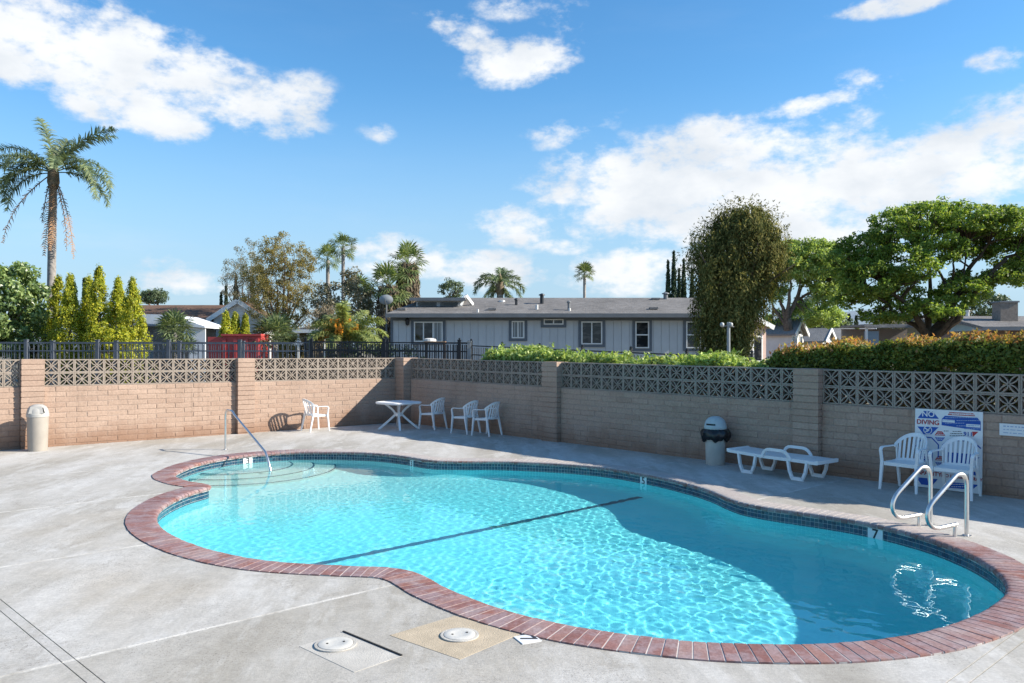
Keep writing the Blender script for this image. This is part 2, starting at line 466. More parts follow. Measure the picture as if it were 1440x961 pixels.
def link(name, data, parent=None):
    o = bpy.data.objects.new(name, data)
    COL.objects.link(o)
    if parent is not None: o.parent = parent
    return o
def tag(o, label=None, cat=None, group=None, kind=None):
    for k, v in (('label', label), ('category', cat), ('group', group), ('kind', kind)):
        if v: o[k] = v
    return o
def thing(name, label, cat, loc=(0, 0, 0), rz=0, group=None, ry=0):
    o = link(name, None)
    o.empty_display_size = .2
    o.location = loc; o.rotation_euler = (0, ry, rz)
    return tag(o, label, cat, group)
def part(name, mb, mat, parent, label=None, kind=None, smooth=False):
    if isinstance(mb, MB):
        mb.smooth = smooth or mb.smooth
        me = mb.mesh(name, mat)
    else: me = mb
    o = link(name, me, parent)
    return tag(o, label, None, None, kind)
def copy_tree(o, parent=None):
    c = o.copy(); COL.objects.link(c)
    if parent is not None: c.parent = parent
    for ch in list(o.children): copy_tree(ch, c)
    return c
def npmesh(name, verts, quads, mat, smooth=False):
    verts = np.ascontiguousarray(verts, dtype=np.float32); quads = np.ascontiguousarray(quads, dtype=np.int32)
    me = bpy.data.meshes.new(name)
    k = quads.shape[1]
    me.vertices.add(len(verts)); me.vertices.foreach_set('co', verts.ravel())
    me.loops.add(quads.size); me.loops.foreach_set('vertex_index', quads.ravel())
    me.polygons.add(len(quads)); me.polygons.foreach_set('loop_start', np.arange(0, quads.size, k, dtype=np.int32))
    if smooth: me.polygons.foreach_set('use_smooth', np.ones(len(quads), dtype=bool))
    me.update(calc_edges=True)
    me.validate()
    if mat: me.materials.append(mat)
    return me

def unit(a):
    return a / np.maximum(np.linalg.norm(a, axis=-1, keepdims=True), 1e-9)
def leaves(c, out, size, aspect=.5, bias=.7, droop=0.0, jit=.35):
    """rhombic leaf faces at centres c, normals biased towards out, lengths size"""
    n = len(c)
    nrm = unit(out * bias + rng.normal(size=(n, 3)) * .6)
    ax = unit(rng.normal(size=(n, 3)) + np.array([0, 0, -droop]))
    a = unit(ax - nrm * np.sum(ax * nrm, 1, keepdims=True)); b_ = np.cross(nrm, a)
    L = size * (1 + jit * rng.normal(size=(n, 1)).clip(-1.5, 1.5)) * .5
    Wd = L * aspect
    v = np.stack([c - a * L, c + b_ * Wd - a * L * .1, c + a * L, c - b_ * Wd - a * L * .1], 1).reshape(-1, 3)
    return v, np.arange(4 * n).reshape(n, 4)
def clumps(cen, rad, per, squash=1.0):
    """points in balls round the clump centres, denser at their shells"""
    n = len(cen)
    d = unit(rng.normal(size=(n, per, 3)))
    r = rng.random((n, per, 1)) ** .45
    rad = np.broadcast_to(np.asarray(rad, float).reshape(-1, 1, 1) if np.ndim(rad) else np.full((n, 1, 1), rad), (n, 1, 1))
    off = d * r * rad
    off[..., 2] *= squash
    return (cen[:, None] + off).reshape(-1, 3), d.reshape(-1, 3)
def shell(n, c, rad, inner=.55, zmin=-1.0):
    """clump centres in the outer shell of an ellipsoid"""
    d = unit(rng.normal(size=(n * 3, 3)))
    d = d[d[:, 2] > zmin][:n]
    r = inner + (1 - inner) * rng.random((len(d), 1)) ** .6
    return np.array(c) + d * r * np.array(rad)
def leafpart(name, parent, c, out, size, mat, **kw):
    v, q = leaves(c, out, size, **kw)
    return link(name, npmesh(name, v, q, mat), parent)

exec_parts = []
# ================================================================== POOL OUTLINE
INNER_PX = [(415, 634.2), (376, 636.2), (334, 640), (297, 646), (268, 653.6), (250, 661.4), (243, 666.5), (251, 672), (268, 676.6), (286, 679.2), (294, 681), (296, 682.4), (293, 683.8), (284, 686), (266, 691), (242, 701),
            (225, 712), (217, 723), (219, 735), (234, 748), (259, 760), (292, 771.5), (334, 781), (376, 787.5), (417, 791), (462, 793.5), (506, 795.2), (540, 796.3), (562, 798.6), (582, 803), (600, 811),
            (622, 824), (650, 835.7), (678, 846.5), (712, 857.6), (747, 866.8), (782, 874.6), (834, 884), (900, 893), (975, 900.5), (1047, 904.2), (1135, 904.6), (1201, 901.2), (1267, 894), (1310, 885.5),
            (1354, 872), (1389, 856), (1411, 842), (1420, 829), (1418, 816), (1407, 803), (1385, 787.5), (1354, 772), (1310, 755.5), (1267, 743.5), (1223, 733.6), (1179, 726), (1135, 719.6), (1091, 713.6), (1060, 708.6),
            (1040, 704.2), (1021, 697.5), (1003, 689.6), (980, 682), (955, 675.6), (917, 667), (858, 657.2), (799, 651.6), (739, 648.4), (690, 647), (650, 647), (622, 646.6), (604, 645.8), (588, 643.6), (565, 639.8), (527, 636), (490, 634.4), (450, 634)]
COPZ = .022
ctrl = [P(x, y, COPZ).xy for x, y in INNER_PX]
def catmull(pts, sub=10):
    out = []; n = len(pts)
    for i in range(n):
        p0, p1, p2, p3 = (pts[(i + k - 1) % n] for k in range(4))
        for s in range(sub):
            t = s / sub
            out.append(.5 * ((2 * p1) + (p2 - p0) * t + (2 * p0 - 5 * p1 + 4 * p2 - p3) * t * t + (3 * p1 - p0 - 3 * p2 + p3) * t ** 3))
    return out
def resample(pts, step):
    pts = np.array([tuple(p) for p in pts]); q = np.vstack([pts, pts[:1]])
    seg = np.linalg.norm(np.diff(q, axis=0), axis=1); cum = np.concatenate([[0], np.cumsum(seg)])
    n = max(3, int(round(cum[-1] / step)))
    s = np.linspace(0, cum[-1], n, endpoint=False)
    return np.stack([np.interp(s, cum, q[:, k]) for k in (0, 1)], 1), cum[-1]
curve, per = resample(catmull(ctrl), .05)
for _ in range(5):      # take the tremor out of the traced outline
    curve = .5 * curve + .25 * (np.roll(curve, 1, 0) + np.roll(curve, -1, 0))
curve, per = resample(curve, .05)
area = .5 * np.sum(curve[:, 0] * np.roll(curve[:, 1], -1) - curve[:, 1] * np.roll(curve[:, 0], -1))
if area < 0: curve = curve[::-1].copy()
def normals(c):
    t = np.roll(c, -1, 0) - np.roll(c, 1, 0)
    t = t / np.linalg.norm(t, axis=1, keepdims=True)
    return np.stack([t[:, 1], -t[:, 0]], 1)          # outward for a counter-clockwise loop
def segdist(p, c):
    a = c; b_ = np.roll(c, -1, 0); d = b_ - a
    out = np.empty(len(p))
    for i0 in range(0, len(p), 400):
        pp = p[i0:i0 + 400, None]
        tt = np.clip(np.sum((pp - a) * d, 2) / np.sum(d * d, 1), 0, 1)
        out[i0:i0 + 400] = np.min(np.linalg.norm(pp - (a + tt[..., None] * d), axis=2), 1)
    return out
def inside(p, c):
    x, y = p[:, 0], p[:, 1]; r = np.zeros(len(p), bool)
    x1, y1 = c[:, 0], c[:, 1]; x2, y2 = np.roll(x1, -1), np.roll(y1, -1)
    for i in range(len(c)):
        k = ((y1[i] > y) != (y2[i] > y))
        if k.any():
            r ^= k & (x < (x2[i] - x1[i]) * (y - y1[i]) / (y2[i] - y1[i] + 1e-12) + x1[i])
    return r
def offset(c, w):
    o = c + normals(c) * w
    return o[segdist(o, c) > w - .004]
COPW = .33
outer = offset(curve, COPW)
outer_pts, _ = resample(outer, .09)
bed_hole, _ = resample(offset(curve, .2), .12)

# ------------------------------------------------------------------ walls' base lines
C0 = P(565, 594).xy
UL = Vector((-.769, -.640)).normalized()          # along the sunlit wall, away from the corner
UR = Vector((.666, -.746)).normalized()           # along the shaded wall, away from the corner
# ------------------------------------------------------------------ ground with a hole for the pool
def holed(outer_poly, hole, z, ext=None):
    pts = [Vector(p) for p in outer_poly] + [Vector(p) for p in hole]
    n, k = len(outer_poly), len(hole)
    edges = [(i, (i + 1) % n) for i in range(n)] + [(n + i, n + (i + 1) % k) for i in range(k)]
    vs, es, fs, *_ = mgeo.delaunay_2d_cdt(pts, edges, [], 0, 1e-5)
    hc = np.array([tuple(p) for p in hole]); oc = np.array([tuple(p) for p in outer_poly])
    cen = np.array([np.mean([tuple(vs[i]) for i in f], 0) for f in fs])
    keep = inside(cen, oc) & ~inside(cen, hc)
    return [(p.x, p.y, z) for p in vs], [tuple(f) for f, kk in zip(fs, keep) if kk]
m, t, b = newmat('ground_earth')
g = t.n('ShaderNodeNewGeometry')
t.put(b.inputs['Base Color'], t.ramp(t.noise(g.outputs['Position'], .35, 6, .6), [(.3, (.09, .10, .04)), (.5, (.17, .14, .09)), (.7, (.22, .20, .17))]))
b.inputs['Roughness'].default_value = .95
gm = MB(); gv, gf = holed([(-4000, -4000), (4000, -4000), (4000, 4000), (-4000, 4000)], [Vector(p) for p in bed_hole], -.065)
gm.add(gv, gf)
tag(part('ground', gm, m, None), kind='structure')

# ------------------------------------------------------------------ deck: cast slabs with open joints between them
deck_poly = [C0 + Vector((.0, .0)), C0 + UL * 14.2, Vector((-14.5, -4)), Vector((13.5, -4)), C0 + UR * 19.0]
dv, df = holed(deck_poly, [Vector(p) for p in outer_pts], 0.0)
deck = thing('pool_deck', None, None)
tag(deck, kind='structure')
base_bm = bmesh.new()
bvs = [base_bm.verts.new(p) for p in dv]
for f in df: base_bm.faces.new([bvs[i] for i in f])
bmesh.ops.recalc_face_normals(base_bm, faces=base_bm.faces)
PD, QD = Vector((.696, .718)), UR
qs = [-99, -15.25, -12.2, -9.16, -6.12, -1.98, -1.88, 99]
ps = [-99, 1.79, 1.872, 99]
GAP = .004
for qi in range(len(qs) - 1):
    for pi_ in range(len(ps) - 1):
        bm = base_bm.copy()
        for (dr, lo, hi) in ((QD, qs[qi], qs[qi + 1]), (PD, ps[pi_], ps[pi_ + 1])):
            for val, sgn in ((lo + GAP, -1), (hi - GAP, 1)):
                if abs(val) > 90: continue
                geom = bm.verts[:] + bm.edges[:] + bm.faces[:]
                bmesh.ops.bisect_plane(bm, geom=geom, plane_co=(dr.x * val, dr.y * val, 0), plane_no=(dr.x * sgn, dr.y * sgn, 0), clear_outer=True)
        if not bm.faces: bm.free(); continue
        be = [e for e in bm.edges if e.is_boundary]
        r = bmesh.ops.extrude_edge_only(bm, edges=be)
        bmesh.ops.translate(bm, verts=[v for v in r['geom'] if isinstance(v, bmesh.types.BMVert)], vec=(0, 0, -.06))
        bmesh.ops.recalc_face_normals(bm, faces=bm.faces)
        me = bpy.data.meshes.new('slab'); bm.to_mesh(me); bm.free()
        # top faces must look up
        me.materials.append(M_deck)
        link('slab', me, deck)
base_bm.free()
# sealant lying low in the open joints
sj = MB()
for q in (-1.98, -1.88): pass
bedm = simple('joint_filler', (.27, .25, .225), .95, 0, .3, 9, .1)
jm = MB(); jm.add([(x, y, -.022) for x, y, z in dv], df)
part('joint_filler', jm, bedm, deck)

# ------------------------------------------------------------------ coping: one bricks per header course
coping = thing('brick_coping', 'red brick coping ring round the edge of the swimming pool', 'pool coping')
nb = int(round(per / .096))
cs, _ = resample(curve, per / (nb * 8))
cn = normals(cs)
for _ in range(3): cn = .5 * cn + .25 * (np.roll(cn, 1, 0) + np.roll(cn, -1, 0))
cn /= np.linalg.norm(cn, axis=1, keepdims=True)
co_ = cs + cn * COPW
bad = segdist(co_, cs) < COPW - .012
kk = np.where(~bad)[0]
for i in np.where(bad)[0]:
    j = kk[np.argmin(np.minimum(abs(kk - i), len(cs) - abs(kk - i)))]
    # slide along the mitre: shorten instead of crossing
    w = COPW
    while w > .05:
        p = cs[i] + cn[i] * w
        if segdist(p[None], cs)[0] >= w - .012: break
        w -= .01
    co_[i] = cs[i] + cn[i] * w
PROF = [(-.018, -.052), (-.03, -.038), (-.036, -.018), (-.03, -.004), (-.014, .009), (.012, .015), (.10, .016), (.325, .011), (.325, -.05)]
def section(i, prof):
    c, o = cs[i % len(cs)], co_[i % len(cs)]
    d = o - c; L = np.linalg.norm(d); d = d / L
    return [(c[0] + d[0] * w * (L / COPW if w > .05 else 1), c[1] + d[1] * w * (L / COPW if w > .05 else 1), z) for w, z in prof]
vis = []
for k in range(nb):
    mid = cs[(k * 8 + 4) % len(cs)]
    vis.append((math.hypot(mid[0], mid[1]), k))
vis.sort()
near = set(k for _, k in vis[:300])
rest = MB()
jr = random.Random(3)
for k in range(nb):
    mb = MB() if k in near else rest
    dz = jr.uniform(-.0008, .0022); dw = jr.uniform(-.004, .004)
    pr = [(w + dw, z + dz) for w, z in PROF]
    i0, i1 = k * 8, k * 8 + 8
    A = section(i0, pr); B = section(i0 + 4, pr); Cc = section(i1, pr)
    def lerp(p, q, f): return tuple(p[j] + (q[j] - p[j]) * f for j in range(3))
    f = .06
    A = [lerp(a, c_, f) for a, c_ in zip(A, Cc)]; Cc = [lerp(c_, section(i0, pr)[q], f) for q, c_ in enumerate(Cc)]
    n = len(pr)
    mb.add(A + Cc, [tuple(range(n))[::-1], tuple(range(n, 2 * n))] + [(j, (j + 1) % n, n + (j + 1) % n, n + j) for j in range(n)])
    if mb is not rest: part('brick', mb, M_coping, coping, smooth=True)
if rest.f: part('far_brick_courses', rest, M_coping, coping, kind='stuff')
gr = MB()
PG = [(-.022, -.05), (-.028, -.02), (-.015, .003), (.012, .0118), (.10, .0134), (.322, .0084), (.322, -.05)]
n = len(PG); S = len(cs) // 2
rings = [section(i * 2, PG) for i in range(S)]
gr.add([p for r_ in rings for p in r_], [(i * n + j, i * n + j + 1, ((i + 1) % S) * n + j + 1, ((i + 1) % S) * n + j) for i in range(S) for j in range(n - 1)])
part('mortar_bed', gr, M_grout, coping)

# ------------------------------------------------------------------ pool shell
pool = thing('swimming_pool', 'freeform swimming pool with pale plaster and a band of dark blue tile', 'swimming pool')
WATER = -.165
LA = np.array((-2.2, 9.5)); LB = np.array((1.90, 13.08))
ld = (LB - LA) / np.linalg.norm(LB - LA); ln = np.array((ld[1], -ld[0]))
if ln @ np.array((4., 7.)) - ln @ LA < 0: ln = -ln
def depth(p):
    s = (p - LA) @ ln
    return np.where(s < 0, np.maximum(.95, 1.03 + .015 * s), np.where(s < 3.0, 1.03 + .26 * (.5 - .5 * np.cos(PI * np.clip(s / 3.0, 0, 1))), 1.29))
shellc = curve + normals(curve) * .012
st = .11
xs = np.arange(curve[:, 0].min() - .3, curve[:, 0].max() + .3, st); ys = np.arange(curve[:, 1].min() - .3, curve[:, 1].max() + .3, st)
X, Y = np.meshgrid(xs, ys); pts = np.stack([X.ravel(), Y.ravel()], 1)
ins = inside(pts, curve); dist = segdist(pts, curve) * np.where(ins, 1, -1)
Rc = .32
cove = np.where(dist < Rc, Rc - np.sqrt(np.maximum(0, Rc ** 2 - (Rc - np.clip(dist, 0, Rc)) ** 2)), 0)
z = -depth(pts) + cove
nx = len(xs)
idx = np.arange(len(pts)).reshape(len(ys), nx)
q = np.stack([idx[:-1, :-1], idx[:-1, 1:], idx[1:, 1:], idx[1:, :-1]], -1).reshape(-1, 4)
qd = dist[q].max(1)
q = q[qd > -.02]
used = np.unique(q); remap = -np.ones(len(pts), int); remap[used] = np.arange(len(used))
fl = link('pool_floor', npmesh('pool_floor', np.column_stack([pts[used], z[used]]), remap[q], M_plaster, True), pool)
wl = MB(); zz = -depth(curve) + Rc * .75
N = len(curve)
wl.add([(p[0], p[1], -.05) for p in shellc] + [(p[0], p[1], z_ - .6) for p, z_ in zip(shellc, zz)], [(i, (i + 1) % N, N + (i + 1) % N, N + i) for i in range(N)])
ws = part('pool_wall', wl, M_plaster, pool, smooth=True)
# steps in the shallow cove, and the handrail's landing
stc = P(338, 641.5, 0).xy
stobjs = []
for rr, top in ((1.0, -.36), (1.42, -.54), (1.84, -.73)):
    mb = MB(); nn = 64
    ring = [(stc.x + rr * math.cos(2 * PI * k / nn), stc.y + rr * math.sin(2 * PI * k / nn)) for k in range(nn)]
    mb.add([(x, y, top) for x, y in ring] + [(x, y, -1.0) for x, y in ring], [tuple(range(nn))] + [(k, (k + 1) % nn, nn + (k + 1) % nn, nn + k) for k in range(nn)])
    s_ = part('step', mb, M_stepplaster, pool)
    e_ = MB()
    for k in range(nn):
        a0, a1 = 2 * PI * k / nn, 2 * PI * (k + 1) / nn
        vs = [(stc.x + r_ * math.cos(a_), stc.y + r_ * math.sin(a_), top + zz_) for (r_, zz_) in ((rr - .026, .004), (rr + .006, .004), (rr + .006, -.03)) for a_ in (a0, a1)]
        e_.add(vs, [(0, 1, 3, 2), (2, 3, 5, 4)])
    n_ = part('step_nosing', e_, M_line, s_)
    stobjs += [s_, n_]
# dark line where the floor starts to fall away
lm = MB(); nn = 60
lks = []
for k in range(nn + 1):
    pc_ = LA + ld * (-1.2 + (np.linalg.norm(LB - LA) + 2.0) * k / nn)
    if not inside(pc_[None], curve)[0] or segdist(pc_[None], curve)[0] < .14: continue
    lks.append(k)
    for w in (-.058, .058):
        p = LA + ld * (-1.2 + (np.linalg.norm(LB - LA) + 2.0) * k / nn) + ln * w
        dd = segdist(p[None], curve)[0] * (1 if inside(p[None], curve)[0] else -1)
        cv = Rc - math.sqrt(max(0, Rc ** 2 - (Rc - min(max(dd, 0), Rc)) ** 2)) if dd < Rc else 0
        lm.v.append((p[0], p[1], -float(depth(p[None])[0]) + cv + .012))
lm.f = [(2 * k, 2 * k + 1, 2 * k + 3, 2 * k + 2) for k in range(len(lks) - 1)]
ln_o = part('depth_line', lm, M_line, pool)
# waterline tile: three courses of small tiles, and their grout behind
pitch = .056
nt_ = int(round(per / pitch))
tc_, _ = resample(curve, per / nt_); tn = normals(tc_)
tb = MB(); tr_ = random.Random(5)
for k in range(nt_):
    a, b2 = tc_[k], tc_[(k + 1) % nt_]; na, nb_ = tn[k], tn[(k + 1) % nt_]
    for row in range(3):
        z1 = -.047 - row * .056; z0 = z1 - .0515
        pr = tr_.uniform(0, .002)
        ia = a + (b2 - a) * .05; ib = a + (b2 - a) * .95
        fi = [ia + na * (.006 - pr), ib + nb_ * (.006 - pr)]; ba = [ia + na * .013, ib + nb_ * .013]
        vs = [(*fi[0], z0), (*fi[1], z0), (*fi[1], z1), (*fi[0], z1), (*ba[0], z0), (*ba[1], z0), (*ba[1], z1), (*ba[0], z1)]
        tb.add(vs, [(0, 3, 2, 1), (0, 1, 5, 4), (1, 2, 6, 5), (2, 3, 7, 6), (3, 0, 4, 7)])
tl = part('waterline_tiles', tb, M_tile, pool, kind='stuff')
gb = MB(); Nt = len(tc_)
gb.add([(*(p + n_ * .009), -.04) for p, n_ in zip(tc_, tn)] + [(*(p + n_ * .009), -.217) for p, n_ in zip(tc_, tn)], [(i, (i + 1) % Nt, Nt + (i + 1) % Nt, Nt + i) for i in range(Nt)])
tg = part('tile_grout', gb, M_tgrout, pool)

# ------------------------------------------------------------------ water, rippled
st = .019
xs = np.arange(curve[:, 0].min() - .2, curve[:, 0].max() + .2, st); ys = np.arange(curve[:, 1].min() - .2, curve[:, 1].max() + .2, st)
X, Y = np.meshgrid(xs, ys); pts = np.stack([X.ravel(), Y.ravel()], 1)
keepv = inside(pts, curve + normals(curve) * .05)
rw = np.random.default_rng(11)
Z = np.zeros(len(pts))
for k in range(110):
    lam = .07 * 2 ** (rw.random() * 2.1); th = rw.normal() * .9 + .5; kk_ = 2 * PI / lam
    Z += .00022 * lam / .5 * (lam / .2) ** .2 * np.sin(kk_ * (pts[:, 0] * math.cos(th) + pts[:, 1] * math.sin(th)) + rw.random() * 2 * PI)
# stiller patches and livelier ones
pat = .55 + .45 * np.sin(pts[:, 0] * .9 + 1.3 * np.sin(pts[:, 1] * .5)) * np.cos(pts[:, 1] * .55 + .7)
calm = .45 + .55 * np.clip((pts[:, 0] + 4.5) / 5.0 - (pts[:, 1] - 9) / 14.0, 0, 1)
Z = Z * (.55 + .5 * pat) * calm + WATER
nx = len(xs); idx = np.arange(len(pts)).reshape(len(ys), nx)
q = np.stack([idx[:-1, :-1], idx[:-1, 1:], idx[1:, 1:], idx[1:, :-1]], -1).reshape(-1, 4)
q = q[keepv[q].any(1)]
used = np.unique(q); remap = -np.ones(len(pts), int); remap[used] = np.arange(len(used))
water = tag(link('water', npmesh('water', np.column_stack([pts[used], Z[used]]), remap[q], M_water, True)), kind='structure')
water.cycles.is_caustics_caster = True
for o in [fl, ws, ln_o, tl, tg] + stobjs: o.cycles.is_caustics_receiver = True

# ------------------------------------------------------------------ lettering
def text_mesh(s, size, align='CENTER', extrude=.001, bold=False):
    cu = bpy.data.curves.new('lettering', 'FONT')
    cu.body = s; cu.size = size; cu.align_x = align; cu.align_y = 'CENTER'; cu.extrude = extrude
    if bold: cu.offset = size * .018
    o = bpy.data.objects.new('lettering_source', cu)
    COL.objects.link(o)
    dg = bpy.context.evaluated_depsgraph_get(); dg.update()
    me = bpy.data.meshes.new_from_object(o.evaluated_get(dg))
    bpy.data.objects.remove(o); bpy.data.curves.remove(cu)
    return me
def lettering(s, size, mat, parent, mtx, name='lettering', **kw):
    me = text_mesh(s, size, **kw)
    me.materials.clear(); me.materials.append(mat)
    o = link(name, me, parent)
    o.matrix_local = mtx
    return o
def basis(x, y, z, loc):
    return Matrix(((x[0], y[0], z[0], loc[0]), (x[1], y[1], z[1], loc[1]), (x[2], y[2], z[2], loc[2]), (0, 0, 0, 1)))

# depth markers set in the tile band
for (px, py, w, txt, wide) in ((352, 648, .19, '3', 1), (580, 651, .10, '3', 1), (900, 676, .15, '5', 1), (1240, 748, .20, '7', 1)):
    tgt = P(px, py, -.1).xy
    i = int(np.argmin(np.linalg.norm(curve - np.array(tgt), axis=1)))
    c, n_ = curve[i], normals(curve)[i]
    inn = Vector((-n_[0], -n_[1], 0)); xax = Vector((n_[1], -n_[0], 0))
    xax = Vector((0, 0, 1)).cross(inn)
    o = thing('depth_marker', {352: 'white depth tile reading 3 in the sunlit band beside the stair handrail', 580: 'narrow white depth tile in the shaded band nearest the round table', 900: 'white depth tile reading 5 in the shaded far band beyond the dark floor line', 1240: 'white depth tile reading 7 in the band below the grab rails'}[px], 'depth marker', (c[0], c[1], -.125))
    o.matrix_world = basis(xax, Vector((0, 0, 1)), inn, Vector((c[0], c[1], -.122)) + inn * .004)
    mb = MB().box((0, 0, 0), (w, .15, .012))
    p_ = part('tile', mb, M_signwhite, o); p_.cycles.is_caustics_receiver = True
    lettering(txt, .17 if w > .12 else .13, M_ink, o, Matrix.Translation((0, .0, .0075)), bold=True)
mk = thing('deck_depth_marker', 'white square deck tile marked 7 set in concrete beside the coping', 'depth marker')
c = P(742, 899.5, 0)
dirx = (P(762, 901) - P(738, 894.5)).normalized(); 
# digit stands with its head towards the pool edge
upv = (P(757, 899.5) - P(733, 903.5)); upv.z = 0; upv.normalize()
rt = Vector((upv.y, -upv.x, 0))
mk.matrix_world = basis(rt, upv, Vector((0, 0, 1)), Vector((c.x, c.y, 0)))
part('tile', MB().box((0, 0, .001), (.155, .155, .012)), M_signwhite, mk)
lettering('7', .16, M_ink, mk, Matrix.Translation((0, 0, .0085)), bold=True)

# ================================================================== WALLS
BP, CH = .416, .1135           # brick pitch along the wall and course height
NC = 11
SBZ = NC * CH + .004            # where the pierced courses start
SBH = .291
def brick_mesh(L, h, d, seed):
    r = random.Random(seed); j = lambda k=.004: r.uniform(-k, k)
    c = .011
    mb = MB()
    front = [(-L / 2 + c + j(), c * .8 + j(), d + j(.003)), (L / 2 - c + j(), c * .8 + j(), d + j(.003)), (L / 2 - c + j(), h - c + j(), d + j(.003)), (-L / 2 + c + j(), h - c + j(), d + j(.003))]
    mid = [(-L / 2, j(.002), d - c), (L / 2, j(.002), d - c), (L / 2, h + j(.002), d - c), (-L / 2, h + j(.002), d - c)]
    back = [(-L / 2, 0, 0), (L / 2, 0, 0), (L / 2, h, 0), (-L / 2, h, 0)]
    vs = [(x, y, z_) for (x, z_, y) in front + mid + back]
    fs = [(0, 1, 2, 3)]
    for a in (0, 4):
        for k in range(4): fs.append((a + k, a + 4 + k, a + 4 + (k + 1) % 4, a + (k + 1) % 4))
    mb.add(vs, fs); mb.smooth = False
    return mb
BD = .06
BV = [brick_mesh(BP - .006, CH - .006, BD, k).mesh('brick', M_brick) for k in range(6)]
BHALF = [brick_mesh(BP / 2 - .006, CH - .006, BD, 20 + k).mesh('brick', M_brick) for k in range(3)]
def screen_mesh(w, h):
    d = .15; fb = .023; mb = MB()
    a, e = w / 2, h / 2
    # frame
    o_ = [(-a, -e), (a, -e), (a, e), (-a, e)]; i_ = [(-a + fb, -e + fb), (a - fb, -e + fb), (a - fb, e - fb), (-a + fb, e - fb)]
    vs = [(x, y_, z_) for y_ in (0, -d) for (x, z_) in o_ + i_]
    fs = []
    for k in range(4):
        k2 = (k + 1) % 4
        fs += [(k, k2, 4 + k2, 4 + k), (8 + k, 12 + k, 12 + k2, 8 + k2), (4 + k, 4 + k2, 12 + k2, 12 + k), (k, 8 + k, 8 + k2, k2)]
    mb.add(vs, fs)
    ax, ez = a - fb, e - fb
    th = .0088
    for sx in (-1, 1):
        for sz in (-1, 1):
            for sw in (0, 1):
                p0 = (.004, .004); pc = (.02, .088) if sw == 0 else (.088, .02); p2 = (.096, ez + .004) if sw == 0 else (ax + .004, .096)
                L_, R_ = [], []
                nseg = 5
                for k in range(nseg + 1):
                    t_ = k / nseg
                    x = (1 - t_) ** 2 * p0[0] + 2 * t_ * (1 - t_) * pc[0] + t_ * t_ * p2[0]
                    z_ = (1 - t_) ** 2 * p0[1] + 2 * t_ * (1 - t_) * pc[1] + t_ * t_ * p2[1]
                    tx = 2 * (1 - t_) * (pc[0] - p0[0]) + 2 * t_ * (p2[0] - pc[0]); tz = 2 * (1 - t_) * (pc[1] - p0[1]) + 2 * t_ * (p2[1] - pc[1])
                    ll = math.hypot(tx, tz); nx_, nz_ = -tz / ll * th, tx / ll * th
                    L_.append((x + nx_, z_ + nz_)); R_.append((x - nx_, z_ - nz_))
                vs = []; fs = []
                for k in range(nseg + 1):
                    for (px_, pz_) in (L_[k], R_[k]):
                        for y_ in (-.004, -d + .004): vs.append((px_ * sx, y_, pz_ * sz))
                for k in range(nseg):
                    b0, b1 = 4 * k, 4 * k + 4
                    fs += [(b0, b0 + 2, b1 + 2, b1), (b0 + 1, b1 + 1, b1 + 3, b0 + 3), (b0, b1, b1 + 1, b0 + 1), (b0 + 2, b0 + 3, b1 + 3, b1 + 2)]
                mb.add(vs, fs)
    return mb

